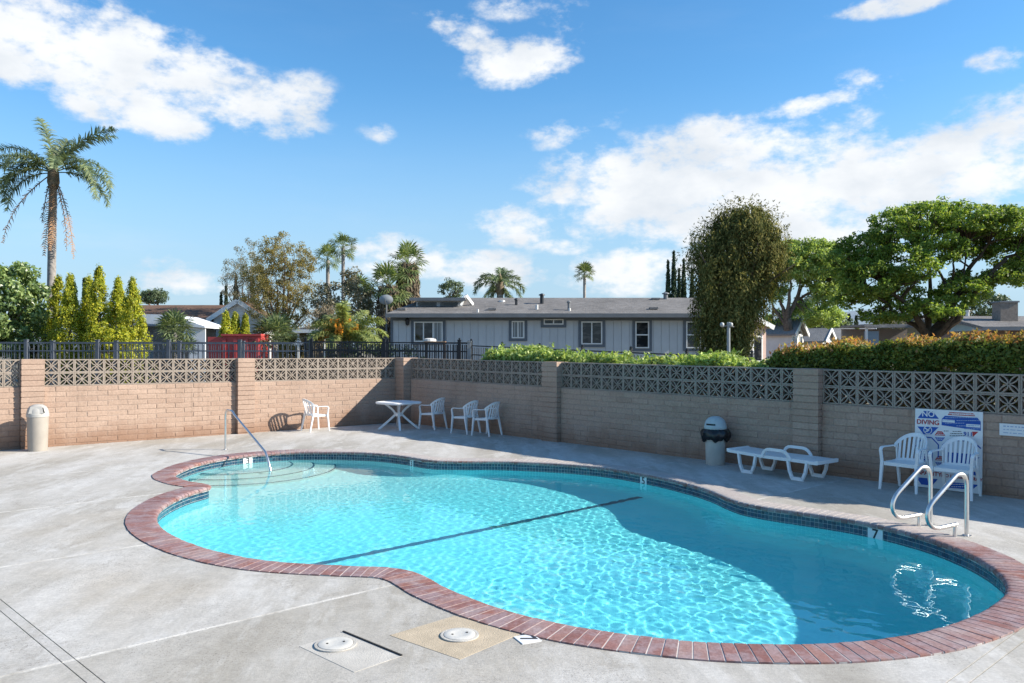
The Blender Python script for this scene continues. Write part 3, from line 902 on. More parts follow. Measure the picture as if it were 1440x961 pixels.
def build_wall(name, label, direction, tilt, fs_, panels, pillars, zoff, keep_near):
    """local x runs from the corner along the wall; fs_ = side of the local y axis that faces the pool"""
    root = thing(name, label, 'wall', (C0.x, C0.y, zoff), math.atan2(direction.y, direction.x), None, tilt)
    flip = Matrix.Scale(-1, 4, (0, 1, 0))
    rr = random.Random(hash(name) % 1000 if False else len(name))
    pend = []
    for (s0, s1, n) in panels:
        core = MB().box(((s0 + s1) / 2, fs_ * -.099, (SBZ - .25) / 2), (s1 - s0, .18, SBZ + .25))
        part('mortar', core, M_mortar, root)
        for row in range(-2, NC):
            x = s0 + (0 if row % 2 else -BP / 2)
            while x < s1 - .05:
                a, b_ = max(x, s0), min(x + BP, s1)
                if b_ - a > .09: pend.append((a, b_, row))
                x += BP
        pw = (s1 - s0) / n
        sm = screen_mesh(pw - .004, SBH - .003).mesh('screen_block', M_screen)
        for i in range(n):
            for r_ in range(2):
                o = link('screen_block', sm, root)
                o.location = (s0 + (i + .5) * pw + rr.uniform(-.001, .001), fs_ * -.035 if fs_ > 0 else .035 + .10 - .10, SBZ + (r_ + .5) * SBH + .002)
                if fs_ < 0: o.rotation_euler = (0, 0, PI)
    # bricks: the nearest ones singly, the remote rest as one part
    pend.sort(key=lambda q_: (Vector((C0.x, C0.y)) + direction * ((q_[0] + q_[1]) / 2)).length + (3 if q_[2] < 0 else 0))
    far = MB()
    for k, (a, b_, row) in enumerate(pend):
        L = b_ - a
        yy = -.062 + rr.uniform(-.0035, .0035)
        if k < keep_near:
            if L > BP - .02: me = BV[rr.randrange(6)]
            elif abs(L - BP / 2) < .01: me = BHALF[rr.randrange(3)]
            else: me = brick_mesh(L - .006, CH - .006, BD, k).mesh('brick', M_brick)
            o = link('brick', me, root)
            o.location = ((a + b_) / 2, fs_ * yy, row * CH + .003 + rr.uniform(-.0015, .0015))
            if fs_ < 0: o.rotation_euler = (0, 0, PI)
        else:
            bm_ = brick_mesh(L - .006, CH - .006, BD, k)
            sy = fs_
            vs = [((a + b_) / 2 + x * sy, fs_ * yy + y_ * sy, row * CH + .003 + z_) for x, y_, z_ in bm_.v]
            far.add(vs, bm_.f)
    if far.f: part('far_bricks', far, M_brick, root, kind='stuff')
    for (s0, s1, y0, y1, topz) in pillars:
        w = s1 - s0; yc = fs_ * (y0 + y1) / 2; dpt = abs(y1 - y0)
        pl = part('pillar', MB().box(((s0 + s1) / 2, yc, topz / 2 - .1), (w - .03, dpt - .03, topz + .18)), M_mortar, root)
        ncour = 16; ch = (topz) / ncour
        for k in range(-1, ncour):
            r_ = random.Random(k * 7 + int(s0 * 100)); j = lambda q_=.003: r_.uniform(-q_, q_)
            mb = MB()
            c_ = .008; h_ = ch - .008
            ring = lambda ins_, z_: [((s0 + s1) / 2 + sx * (w / 2 - ins_) + j(), yc + sy * (dpt / 2 - ins_) + j(), z_) for sx, sy in ((-1, -1), (1, -1), (1, 1), (-1, 1))]
            z0 = k * ch + .002
            rings_ = [ring(c_, z0), ring(0, z0 + c_), ring(0, z0 + h_ - c_), ring(c_, z0 + h_)]
            mb.add([p for q_ in rings_ for p in q_], [(3, 2, 1, 0), (12, 13, 14, 15)] + [(4 * a_ + i, 4 * a_ + (i + 1) % 4, 4 * a_ + 4 + (i + 1) % 4, 4 * a_ + 4 + i) for a_ in range(3) for i in range(4)])
            part('brick', mb, M_brick, pl)
    return root
TOPW = SBZ + 2 * SBH
wallA = build_wall('block_wall', 'sunlit tan brick wall with pierced block top behind the beige trash can', UL, -.0052, 1,
                   [(.217, 4.354, 14), (4.783, 8.95, 14), (9.38, 13.52, 14)], [(-.26, .2165, -.28, .425, TOPW + .012), (4.355, 4.782, -.28, .12, TOPW + .012), (8.951, 9.379, -.28, .12, TOPW + .012), (13.521, 13.95, -.28, .12, TOPW + .012)], 0, 300)
wallB = build_wall('block_wall', 'shaded brown brick wall with pierced block top behind the lounger', UR, .0048, -1,
                   [(.43, 5.87, 18), (6.36, 12.09, 19), (12.55, 18.4, 20)], [(5.871, 6.359, -.28, .12, TOPW + .012), (12.091, 12.549, -.28, .12, TOPW + .012)], -.002, 300)
# ================================================================== DECK FITTINGS
def arc(p0, p1, p2, n=8):
    """quadratic bend through three points"""
    p0, p1, p2 = map(Vector, (p0, p1, p2))
    return [(1 - t) ** 2 * p0 + 2 * t * (1 - t) * p1 + t * t * p2 for t in (i / n for i in range(n + 1))]
# stair handrail
hb = P(317, 633); he = P(381, 662, WATER)
L = (he.xy - hb.xy).length
hr = thing('handrail', 'single steel handrail sloping from the deck down into the shallow steps', 'handrail', (hb.x, hb.y, 0), math.atan2(he.y - hb.y, he.x - hb.x))
pts = [(0, 0, 0), (0, 0, .70)] + arc((0, 0, .72), (0, 0, .83), (.12, 0, .835)) + arc((.30, 0, .835), (.40, 0, .83), (.47, 0, .77)) + arc((L - .26, 0, .16), (L - .03, 0, -.06), (L, 0, -.26)) + [(L, 0, -.70)]
part('rail', MB().tube(pts, .022, 14), M_metal, hr, smooth=True)
part('flange', MB().lathe([(.055, .0), (.055, .012), (.03, .022)], 20), M_metal, hr, smooth=True)
# pair of grab rails
for k, (bx, by, lab) in enumerate(((5.04, 9.66, 'steel figure-four grab rail farther from the camera, standing before the left white chair'),
                                  (5.17, 9.12, 'steel figure-four grab rail nearest the camera, standing before the white chair nearer the sign edge'))):
    e = Vector((-.92, -.39))
    g_ = thing('grab_rail', lab, 'grab rail', (bx, by, 0), math.atan2(e.y, e.x), 'grab rails at the deep end')
    pts = [(0, 0, 0), (0, 0, .52)] + arc((0, 0, .55), (0, 0, .745), (.17, 0, .70), 12) + arc((.50, 0, .46), (.68, 0, .33), (.60, 0, .20), 10) + arc((.59, 0, .19), (.54, 0, .125), (.42, 0, .13), 6) + [(.17, 0, .145)]
    part('rail', MB().tube(pts, .0245, 16), M_metal, g_, smooth=True)
    part('short_post', MB().tube([(.19, 0, 0), (.19, 0, .135)], .0215, 14), M_metal, g_, smooth=True)
    part('flange', MB().lathe([(.05, .0), (.05, .01), (.03, .016)], 20), M_metal, g_, smooth=True)
# skimmer wells: a cast pad each with a round lid
def pad(px, mat, lab, lidpx, lidlab, rad):
    cn_ = [P(x, y) for x, y in px]
    c = sum(cn_, Vector()) / 4
    o = thing('skimmer_pad', lab, 'concrete pad', (c.x, c.y, 0))
    mb = MB(); top = [((p.x - c.x), (p.y - c.y), .010) for p in cn_]
    mb.prism([(x, y, 0) for x, y, z_ in top], (0, 0, -.05), (0, 0, .0025))
    part('pad', mb, mat, o)
    lc = P(*lidpx)
    ld_ = thing('round_cover', lidlab, 'skimmer lid', (lc.x, lc.y, .004))
    part('rim', MB().lathe([(rad + .025, .0), (rad + .025, .008), (rad + .004, .009), (rad + .004, .002)], 40), M_padgrey, ld_, smooth=True)
    part('lid', MB().lathe([(rad, .001), (rad, .011), (rad - .008, .014), (rad * .55, .0165), (rad * .5, .0145), (0.01, .0145)], 40), M_lidwhite, ld_, smooth=True)
    for s_ in (-1, 1):
        part('finger_hole', MB().lathe([(.009, .013), (.009, .0175), (.004, .0177)], 10, (s_ * rad * .45, .02 * s_, 0)), M_dark, ld_)
pad([(421, 909.5), (482.5, 889.5), (565, 923), (498, 946)], M_padgrey, 'grey concrete pad in the deck holding the left round lid', (472, 907.5), 'round white skimmer lid on the grey pad', .125)
pad([(548, 894), (639.5, 866.5), (731, 892), (646.5, 928)], M_padtan, 'tan concrete pad in the deck against the brick coping', (646.5, 894.5), 'round white skimmer lid on the tan pad', .118)
sl = P(482.5, 889), P(565, 923)
tr = thing('deck_slot', 'narrow black slot in the deck along the edge of the grey pad', 'slot', (0, 0, 0))
part('slot_strip', MB().beam((sl[0].x, sl[0].y, .006), (sl[1].x, sl[1].y, .006), .014, .008), M_dark, tr)

# ================================================================== TRASH CANS
c = P(53, 634)
t1 = thing('trash_can', 'beige cylindrical trash can with swing-flap dome lid against the sunlit wall', 'trash can', (c.x, c.y, 0))
part('body', MB().lathe([(.178, 0), (.182, .02), (.200, .70), (.20, .715)], 40), M_beige, t1, smooth=True)
part('lid_band', MB().lathe([(.203, .70), (.210, .705), (.212, .765), (.204, .775)], 40), M_beige_lid, t1, smooth=True)
prof = [(.204, .772), (.202, .80), (.188, .86), (.155, .915), (.10, .95), (.04, .963), (.004, .965)]
part('dome', MB().lathe(prof, 40), M_beige_lid, t1, smooth=True)
fd = Vector((.35, -.94, 0)).normalized(); fr = Vector((-fd.y, fd.x, 0))
fm = MB()
Af = [fr * -.135 + fd * .165 + Vector((0, 0, .782)), fr * .135 + fd * .165 + Vector((0, 0, .782)), fr * .10 + fd * .135 + Vector((0, 0, .925)), fr * -.10 + fd * .135 + Vector((0, 0, .925))]
fm.prism(Af, fd * 0.0, fd * .028)
part('flap', fm, M_beige_lid, t1, 'flat pale swing flap')
hm_ = MB(); hm_.prism([fr * .142 + fd * .13 + Vector((0, 0, .79)), fr * .142 + fd * .17 + Vector((0, 0, .79)), fr * .112 + fd * .145 + Vector((0, 0, .90)), fr * .112 + fd * .13 + Vector((0, 0, .90))], Vector(), fr * .012)
part('flap_opening', hm_, M_dark, t1)

c = P(1006, 653)
t2 = thing('trash_can', 'grey trash can with black bag over its rim, shaded beside the lounger', 'trash can', (c.x, c.y, 0))
part('body', MB().lathe([(.165, 0), (.172, .02), (.184, .60), (.186, .66)], 36), M_greycan, t2, smooth=True)
bm_ = MB(); prof = []
n_ = 48
rows = [(.192, .655), (.235, .63), (.262, .585), (.265, .53), (.245, .475), (.215, .445), (.19, .46)]
for i, (r_, z_) in enumerate(rows):
    for k in range(n_):
        a = 2 * PI * k / n_
        w = 1 + (.05 * math.sin(7 * a + i) + .035 * math.sin(13 * a + 2 * i)) * (1 if 0 < i < 6 else .2)
        bm_.v.append((r_ * w * math.cos(a), r_ * w * math.sin(a), z_ + (.03 * math.sin(5 * a + 1) + .02 * math.sin(11 * a)) * (i / 6)))
for i in range(len(rows) - 1):
    for k in range(n_): bm_.f.append((i * n_ + k, i * n_ + (k + 1) % n_, (i + 1) * n_ + (k + 1) % n_, (i + 1) * n_ + k))
part('bag', bm_, M_bag, t2, smooth=True)
part('lid', MB().lathe([(.196, .645), (.20, .65), (.202, .70), (.196, .715), (.19, .75), (.17, .80), (.13, .845), (.08, .87), (.03, .88), (.004, .881)], 36), M_lidgrey, t2, smooth=True)
lo = MB()
for k in range(9):
    a0 = R(200 + k * 7); r0 = .195
    lo.add([(r0 * math.cos(a0), r0 * math.sin(a0), .722), (r0 * .985 * math.cos(a0), r0 * .985 * math.sin(a0), .752)], [])
lo.f = [(2 * k, 2 * k + 2, 2 * k + 3, 2 * k + 1) for k in range(8)]
part('lid_opening', lo, M_dark, t2)

# ================================================================== CHAIRS
def make_chair():
    root = thing('plastic_chair', 'x', 'chair', (0, 0, 0), 0, 'white plastic armchairs on the pool deck')
    # seat: dished sheet with a turned-down apron
    mb = MB(); nx_, ny_ = 9, 9
    for i in range(nx_):
        for j in range(ny_):
            u, v = i / (nx_ - 1) * 2 - 1, j / (ny_ - 1) * 2 - 1
            hw = .235 - .02 * (1 - u) / 2
            x = .215 * u; y = hw * v
            z = .425 - .018 * (1 - v * v) * (1 - u * u * .3) - (.022 if u > .9 else 0) + (.006 if u < 0 else 0)
            mb.v.append((x, y, z))
    top = len(mb.v)
    mb.v += [(x, y, z - .02) for x, y, z in mb.v]
    for i in range(nx_ - 1):
        for j in range(ny_ - 1):
            a = i * ny_ + j
            mb.f += [(a, a + 1, a + ny_ + 1, a + ny_), (top + a, top + a + ny_, top + a + ny_ + 1, top + a + 1)]
    for i in range(nx_ - 1):
        a = i * ny_; b_ = a + ny_
        mb.f += [(a, b_, top + b_, top + a), (a + ny_ - 1, top + a + ny_ - 1, top + b_ + ny_ - 1, b_ + ny_ - 1)]
    for j in range(ny_ - 1):
        a = j; b_ = (nx_ - 1) * ny_ + j
        mb.f += [(a, top + a, top + a + 1, a + 1), (b_, b_ + 1, top + b_ + 1, top + b_)]
    for s_ in (-1, 1):
        mb.beam((.205, s_ * .235, .395), (-.21, s_ * .215, .405), .012, .045)
    mb.beam((.213, -.23, .39), (.213, .23, .39), .012, .05)
    part('seat', mb, M_plastic, root, smooth=True)
    # the back: a curved shell of slats under a broad top rail that runs forward into the arms
    def back(phi, z):
        tl = (z - .42) / .40
        rad = .255 + .03 * tl
        cx = .035 - .085 * tl
        return Vector((cx - rad * math.cos(phi), rad * math.sin(phi) * .93, z))
    ztop = lambda ph: .835 - .165 * abs(ph / R(70)) ** 2.2
    bk = MB()
    ns = 7
    for k in range(ns + 1):
        p0 = R(-58 + 116 * k / (ns + 1)) + R(3.1); p1 = R(-58 + 116 * (k + 1) / (ns + 1)) - R(3.1)
        rows_ = []
        for i in range(7):
            f = i / 6
            z0_ = .425; zt = ztop((p0 + p1) / 2) - .035
            z = z0_ + (zt - z0_) * f
            w = 1 - .12 * f
            m_ = (p0 + p1) / 2; h_ = (p1 - p0) / 2 * w
            a, b2 = back(m_ - h_, z), back(m_ + h_, z)
            o_ = Vector((math.cos(m_), -math.sin(m_), 0)) * .010
            rows_ += [a, b2, b2 + o_, a + o_]
        o = len(bk.v); bk.v += [tuple(p) for p in rows_]
        for i in range(6):
            for j in range(4):
                bk.f.append((o + 4 * i + j, o + 4 * i + (j + 1) % 4, o + 4 * i + 4 + (j + 1) % 4, o + 4 * i + 4 + j))
        bk.f += [(o + 3, o + 2, o + 1, o), (o + 24, o + 25, o + 26, o + 27)]
    # bands across, top and bottom
    def band(zlo, zhi, amax, th=.014, n=20):
        o = len(bk.v)
        for k in range(n + 1):
            ph = -amax + 2 * amax * k / n
            zl, zh = zlo(ph), zhi(ph)
            a, b2 = back(ph, zl), back(ph, zh)
            d_ = Vector((math.cos(ph), -math.sin(ph), 0)) * th
            a2, b3 = a + d_, b2 + d_
            bk.v += [tuple(a - d_ * .3), tuple(b2 - d_ * .3), tuple(b3), tuple(a2)]
        for k in range(n):
            for j in range(4):
                bk.f.append((o + 4 * k + j, o + 4 * k + (j + 1) % 4, o + 4 * k + 4 + (j + 1) % 4, o + 4 * k + 4 + j))
        bk.f += [(o, o + 1, o + 2, o + 3), (o + 4 * n + 3, o + 4 * n + 2, o + 4 * n + 1, o + 4 * n)]
    band(lambda p: ztop(p) - .058, ztop, R(70))
    band(lambda p: .405, lambda p: .452, R(60))
    part('backrest', bk, M_plastic, root)
    for s_ in (-1, 1):
        a = back(s_ * R(70), ztop(R(70)) - .028)
        am = MB()
        path = [a] + arc(a + Vector((.05, s_ * .012, -.004)), Vector((-.02, s_ * .275, .635)), Vector((.12, s_ * .278, .635)), 6) + arc((.17, s_ * .278, .634), (.225, s_ * .278, .632), (.232, s_ * .276, .57), 4)
        for p, q_ in zip(path[:-1], path[1:]):
            am.beam(p, Vector(q_) + (Vector(q_) - Vector(p)).normalized() * .004, .046, .016)
        part('armrest', am, M_plastic, root)
        lg = MB()
        lg.beam((.232, s_ * .276, .60), (.215, s_ * .262, .41), .040, .026, Vector((1, 0, 0)))
        lg.beam((.216, s_ * .258, .425), (.255, s_ * .275, 0), .046, .038, Vector((1, 0, 0)), .032, .026)
        part('leg', lg, M_plastic, root)
        lg = MB()
        b0 = back(s_ * R(62), .66)
        lg.beam(b0, (-.165, s_ * .222, .42), .022, .034, Vector((1, 0, 0)))
        lg.beam((-.165, s_ * .222, .435), (-.265, s_ * .238, 0), .046, .042, Vector((1, 0, 0)), .030, .028)
        part('leg', lg, M_plastic, root)
    return root
chair0 = make_chair()
CH_ = [  # x, y, facing vector, label
    (-5.05, 20.56, (.74, .67), 'white plastic armchair alone against the sunlit wall, casting its shadow on the bricks'),
    (-2.06, 21.02, (-.80, .60), 'white plastic armchair nearest the round table, on its right side'),
    (-1.14, 19.98, (-.76, .65), 'middle white plastic armchair of the row right of the table, partly behind its neighbour'),
    (-.60, 19.50, (-.78, .62), 'white plastic armchair farthest from the table in the row beside it'),
    (5.93, 12.06, (-.80, -.60), 'white plastic armchair covering the left edge of the leaning sign'),
    (6.39, 11.54, (-.72, -.69), 'white plastic armchair standing in front of the middle of the leaning sign'),
]
for i, (x, y, fv, lab) in enumerate(CH_):
    o = chair0 if i == 0 else copy_tree(chair0)
    o['label'] = lab
    o.location = (x, y, 0.001); o.rotation_euler = (0, 0, math.atan2(fv[1], fv[0]))

# ================================================================== TABLE
tb_ = thing('patio_table', 'white plastic patio table with crossed legs in the shaded wall corner', 'table', (-2.97, 21.0, 0), R(0))
def rounded(a, ch_, n=5):
    out = []
    for q_ in range(4):
        cx, cy = ((a - ch_), (a - ch_)) if q_ == 0 else ((-(a - ch_)), (a - ch_)) if q_ == 1 else ((-(a - ch_)), -(a - ch_)) if q_ == 2 else ((a - ch_), -(a - ch_))
        for k in range(n + 1):
            an = PI / 2 * q_ + PI / 2 * k / n
            out.append((cx + ch_ * math.cos(an), cy + ch_ * math.sin(an)))
    return out
rot45 = Matrix.Rotation(R(-42), 2)
def ringpts(a, ch_, z): return [(*(rot45 @ Vector(p)), z) for p in rounded(a, ch_)]
tm = MB(); lv = [ringpts(.43, .20, .655), ringpts(.475, .21, .66), ringpts(.49, .22, .69), ringpts(.48, .21, .712), ringpts(.45, .20, .718), ringpts(.44, .20, .712)]
n = len(lv[0])
tm.v = [p for r_ in lv for p in r_]
tm.f = [(i * n + k, i * n + (k + 1) % n, (i + 1) * n + (k + 1) % n, (i + 1) * n + k) for i in range(len(lv) - 1) for k in range(n)] + [tuple(range(n))[::-1], tuple(range((len(lv) - 1) * n, len(lv) * n))]
part('tabletop', tm, M_plastic, tb_, smooth=True)
for k in range(4):
    a = R(12 + 90 * k); d = Vector((math.cos(a), math.sin(a), 0))
    lg = MB()
    path = arc(d * .36 + Vector((0, 0, .665)), d * .13 + Vector((0, 0, .52)), d * .085 + Vector((0, 0, .40)), 5) + arc(d * .10 + Vector((0, 0, .37)), d * .20 + Vector((0, 0, .26)), d * .52, 6)
    for p, q_ in zip(path[:-1], path[1:]):
        lg.beam(p, Vector(q_) + (Vector(q_) - Vector(p)).normalized() * .008, .052, .05, Vector((-d.y, d.x, 0)))
    part('leg', lg, M_plastic, tb_)
part('hub', MB().lathe([(.07, .33), (.095, .345), (.095, .42), (.07, .435)], 20), M_plastic, tb_, smooth=True)

# ================================================================== LOUNGER
lg_ = thing('sun_lounger', 'white plastic slatted sun lounger on looped legs in the shade by the wall', 'sun lounger', (4.53, 13.46, 0), math.atan2(-.80, .61))
HW = .31
lg_.scale = (.86, .90, .94)
def deckz(x): return .335 + (max(0, -x - .18) * .035 if x < -.18 else -.02 * max(0, x - .55))
for s_ in (-1, 1):
    fr_ = MB()
    xs_ = [-1.02, -.6, -.2, .2, .6, .95]
    for a, b2 in zip(xs_[:-1], xs_[1:]):
        fr_.beam((a, s_ * HW, deckz(a)), (b2 + .01, s_ * HW, deckz(b2)), .05, .052)
    part('side_rail', fr_, M_plastic, lg_)
    for xc in (-.56, .56):
        lp = MB(); zl, zr = deckz(xc - .20) - .012, deckz(xc + .20) - .012
        path = [Vector((xc - .20, s_ * (HW + .015), zl)), Vector((xc - .165, s_ * (HW + .015), .15)), Vector((xc - .11, s_ * (HW + .015), .035)), Vector((xc + .11, s_ * (HW + .015), .035)), Vector((xc + .165, s_ * (HW + .015), .15)), Vector((xc + .20, s_ * (HW + .015), zr))]
        for p, q_ in zip(path[:-1], path[1:]):
            lp.beam(p, q_ + (q_ - p).normalized() * .014, .045, .055, Vector((0, 1, 0)))
        lp.box((xc, s_ * (HW + .015), .012), (.24, .05, .024))
        part('leg', lp, M_plastic, lg_)
    ar = MB()
    path = arc((-.20, s_ * (HW + .03), .33), (-.17, s_ * (HW + .03), .475), (-.04, s_ * (HW + .03), .48), 5) + arc((.22, s_ * (HW + .03), .478), (.36, s_ * (HW + .03), .47), (.42, s_ * (HW + .03), .33), 5)
    for p, q_ in zip(path[:-1], path[1:]): ar.beam(p, Vector(q_) + (Vector(q_) - Vector(p)).normalized() * .008, .05, .034, Vector((0, 1, 0)))
    part('armrest', ar, M_plastic, lg_)
slm = MB().box((0, 0, 0), (.068, HW * 2 - .03, .022)).mesh('slat', M_plastic)
for k in range(22):
    x = -.98 + 1.90 * k / 21
    o = link('slat', slm, lg_); o.location = (x, 0, deckz(x) + .018); o.rotation_euler = (0, R(2) if x < -.2 else 0, 0)
part('head_bar', MB().box((-1.03, 0, deckz(-1.03) + .012), (.05, HW * 2 + .03, .055)), M_plastic, lg_)
part('foot_bar', MB().box((.96, 0, deckz(.96) + .012), (.05, HW * 2 + .03, .06)), M_plastic, lg_)

# ================================================================== SIGNS
def wallpt(s_, n_, z_):       # along shaded wall, out from it, up
    q_ = C0 + UR * s_ + Vector((-.746, -.666)) * n_
    return Vector((q_.x, q_.y, z_))
def s_of(px):
    k = (px - CX) / F
    return (k * C0.y - C0.x) / (UR.x - k * UR.y)
sx0, sx1 = s_of(1286), s_of(1384)
A_, B_ = wallpt(sx0 + .02, .075, .012), wallpt(sx1 - .01, .075, .012)
SW = (B_ - A_).length; SH = 1.19
sg = thing('safety_sign', 'large white safety board with red and blue lettering leaning on the wall behind two chairs', 'sign')
lean = R(2.6)
xa = (B_ - A_).normalized(); nrm = Vector((-.746, -.666, 0)).normalized()
nrm = (nrm - xa * nrm.dot(xa)).normalized()
ya = (Vector((0, 0, 1)) * math.cos(lean) - nrm * math.sin(lean)).normalized()
za = xa.cross(ya)
sg.matrix_world = basis(xa, ya, za, A_)
part('board', MB().box((SW / 2, SH / 2, -.01), (SW, SH, .018)), M_signwhite, sg)
def flat(poly, mat, z=.0015, name='print'):
    mb = MB(); mb.add([(x, y, z) for x, y in poly], [tuple(range(len(poly)))])
    return part(name, mb, mat, sg)
def px2(x, y):  # zoomed photo coordinates of the sign -> board coordinates
    u = (x - 66) / (788 - 66); v0 = 52 + (92 - 52) * u; v1 = 845 + (925 - 845) * u
    return u * SW, SH * (1 - (y - v0) / (v1 - v0))
flat([px2(*p) for p in ((160, 78), (262, 84), (330, 160), (95, 150))], M_signblue, name='octagon_top')
flat([px2(*p) for p in ((95, 237), (328, 246), (250, 318), (165, 316))], M_signblue, name='octagon_bottom')
lettering('NO', .115, M_signwhite, sg, Matrix.Translation((*px2(212, 113), .003)), bold=True)
lettering('DIVING', .098, M_signred, sg, Matrix.Translation((*px2(210, 196), .003)) @ Matrix.Scale(1.0, 4), bold=True)
# diver symbol, circled and crossed out
c = px2(210, 274)
rg = MB(); nn = 28
for k in range(nn):
    a = 2 * PI * k / nn
    rg.v += [(c[0] + r_ * math.cos(a), c[1] + r_ * math.sin(a), .003) for r_ in (.052, .062)]
rg.f = [(2 * k, 2 * k + 1, (2 * k + 3) % (2 * nn), (2 * k + 2) % (2 * nn)) for k in range(nn)]
rg.beam((c[0] - .04, c[1] - .04, .003), (c[0] + .04, c[1] + .04, .003), .012, .001).beam((c[0] - .045, c[1] + .03, .003), (c[0] + .02, c[1] - .01, .003), .016, .001).beam((c[0] - .01, c[1] - .03, .003), (c[0] + .03, c[1] + .03, .003), .010, .001)
part('diver_symbol', rg, M_signwhite, sg)
# first-aid panel
flat([px2(*p) for p in ((440, 90), (690, 104), (712, 134), (425, 120))], M_signred, name='heading_band')
lettering('EMERGENCY PROCEDURE', .030, M_signwhite, sg, Matrix.Translation((*px2(566, 112), .003)), bold=True)
flat([px2(*p) for p in ((395, 128), (735, 150), (768, 190), (770, 282), (360, 225), (362, 160))], M_signblue, name='blue_panel')
for (x0, y0, x1, y1) in ((368, 165, 500, 192), (620, 212, 764, 242)):
    flat([px2(x0, y0), px2(x1, y0 + 8), px2(x1, y1 + 8), px2(x0, y1)], M_signwhite, .003, 'text_panel')
def printlines(rows, mat, z=.0045, h=.010):
    """lines of small print, too small to read: broken strips of ink"""
    mb = MB(); r_ = random.Random(9)
    for (x0, x1, y) in rows:
        x = x0
        while x < x1 - 6:
            w = r_.uniform(8, 26); e = min(x1, x + w)
            a, b2 = px2(x, y), px2(e, y)
            mb.beam((a[0], a[1], z), (b2[0], b2[1], z), h, .0006)
            x = e + r_.uniform(4, 7)
    part('small_print', mb, mat, sg, kind='stuff')
printlines([(470, 668, 112)], M_signwhite, .003, .016)
printlines([(400, 740, 148), (375, 500, 178), (520, 760, 178), (400, 610, 204), (520, 700, 232), (640, 755, 228), (600, 760, 262)], M_faintink)
printlines([(480, 570, 288), (455, 590, 310), (450, 600, 332), (490, 560, 354), (385, 440, 284)], M_ink, .003)
lettering('911', .085, M_signblue, sg, Matrix.Translation((*px2(642, 318), .003)), bold=True)
flat([px2(*p) for p in ((682, 290), (745, 292), (690, 345))], M_signred, name='red_flag')
def disc(x, y):
    flat([px2(x - 58, y - 8), px2(x - 28, y - 50), px2(x + 22, y - 48), px2(x + 58, y - 4)][::-1], M_signred, name='octagon_top')
    flat([px2(x - 55, y + 10), px2(x + 55, y + 14), px2(x + 22, y + 50), px2(x - 26, y + 48)][::-1], M_signblue, name='octagon_bottom')
    printlines([(x - 28, x + 24, y - 32), (x - 40, x + 40, y - 16), (x - 38, x + 38, y + 20), (x - 28, x + 28, y + 34)], M_signwhite, .003, .009)
disc(345, 336); disc(352, 590)
def outline(px, mat, w=.016, name='blue_border'):
    mb = MB(); pp = [px2(*p) for p in px]
    for a, b2 in zip(pp[:-1], pp[1:]): mb.beam((a[0], a[1], .002), (b2[0], b2[1], .002), w, .0015)
    part(name, mb, mat, sg)
outline([(80, 440), (160, 345), (255, 352), (330, 425), (330, 560)], M_signblue)
outline([(370, 430), (440, 375), (690, 388), (775, 462)], M_signblue)
flat([px2(*p) for p in ((690, 600), (765, 552), (690, 550))][::-1], M_signblue, name='blue_wedge')
flat([px2(*p) for p in ((100, 480), (270, 495), (270, 660), (90, 640))][::-1], M_signblue, name='rules_panel')
printlines([(115, 255, 510 + 26 * k) for k in range(5)], M_signwhite, .003)
flat([px2(*p) for p in ((435, 500), (700, 520), (700, 680), (435, 660))][::-1], M_signblue, name='warning_panel')
lettering('CAPACITY', .088, M_signred, sg, Matrix.Translation((*px2(212, 715), .003)), bold=True)
flat([px2(*p) for p in ((90, 755), (330, 775), (270, 840), (150, 830))][::-1], M_signblue, name='octagon_bottom')
lettering('NO LIFEGUARD', .066, M_signred, sg, Matrix.Translation((*px2(545, 752), .003)), bold=True)
lettering('DUTY', .062, M_signred, sg, Matrix.Translation((*px2(733, 775), .003)), bold=True)
flat([px2(*p) for p in ((690, 672), (768, 740), (690, 730))][::-1], M_signblue, name='blue_wedge')
flat([px2(*p) for p in ((425, 800), (610, 815), (690, 822), (755, 830), (690, 880), (455, 862), (430, 840))][::-1], M_signblue, name='notice_panel')
printlines([(470, 660, 826), (475, 650, 850)], M_signwhite, .003)
# small white notice fixed to the wall
s0 = s_of(1406)
A2 = wallpt(s0, .012, 0)
n2_ = thing('wall_notice', 'small white rectangular notice with faded blue writing fixed on the shaded wall', 'notice')
n2_.matrix_world = basis(xa, Vector((0, 0, 1)), nrm, Vector((A2.x, A2.y, .885)))
part('plate', MB().box((.40, .085, 0), (.80, .17, .012)), M_signwhite, n2_)
np_ = MB(); r_ = random.Random(4)
for k in range(3):
    x = .05
    while x < .74:
        w = r_.uniform(.02, .07)
        np_.box((x + w / 2, .132 - .046 * k, .0065), (w, .017 if k == 0 else .011, .001)); x += w + .016
part('small_print', np_, M_faintink, n2_, kind='stuff')

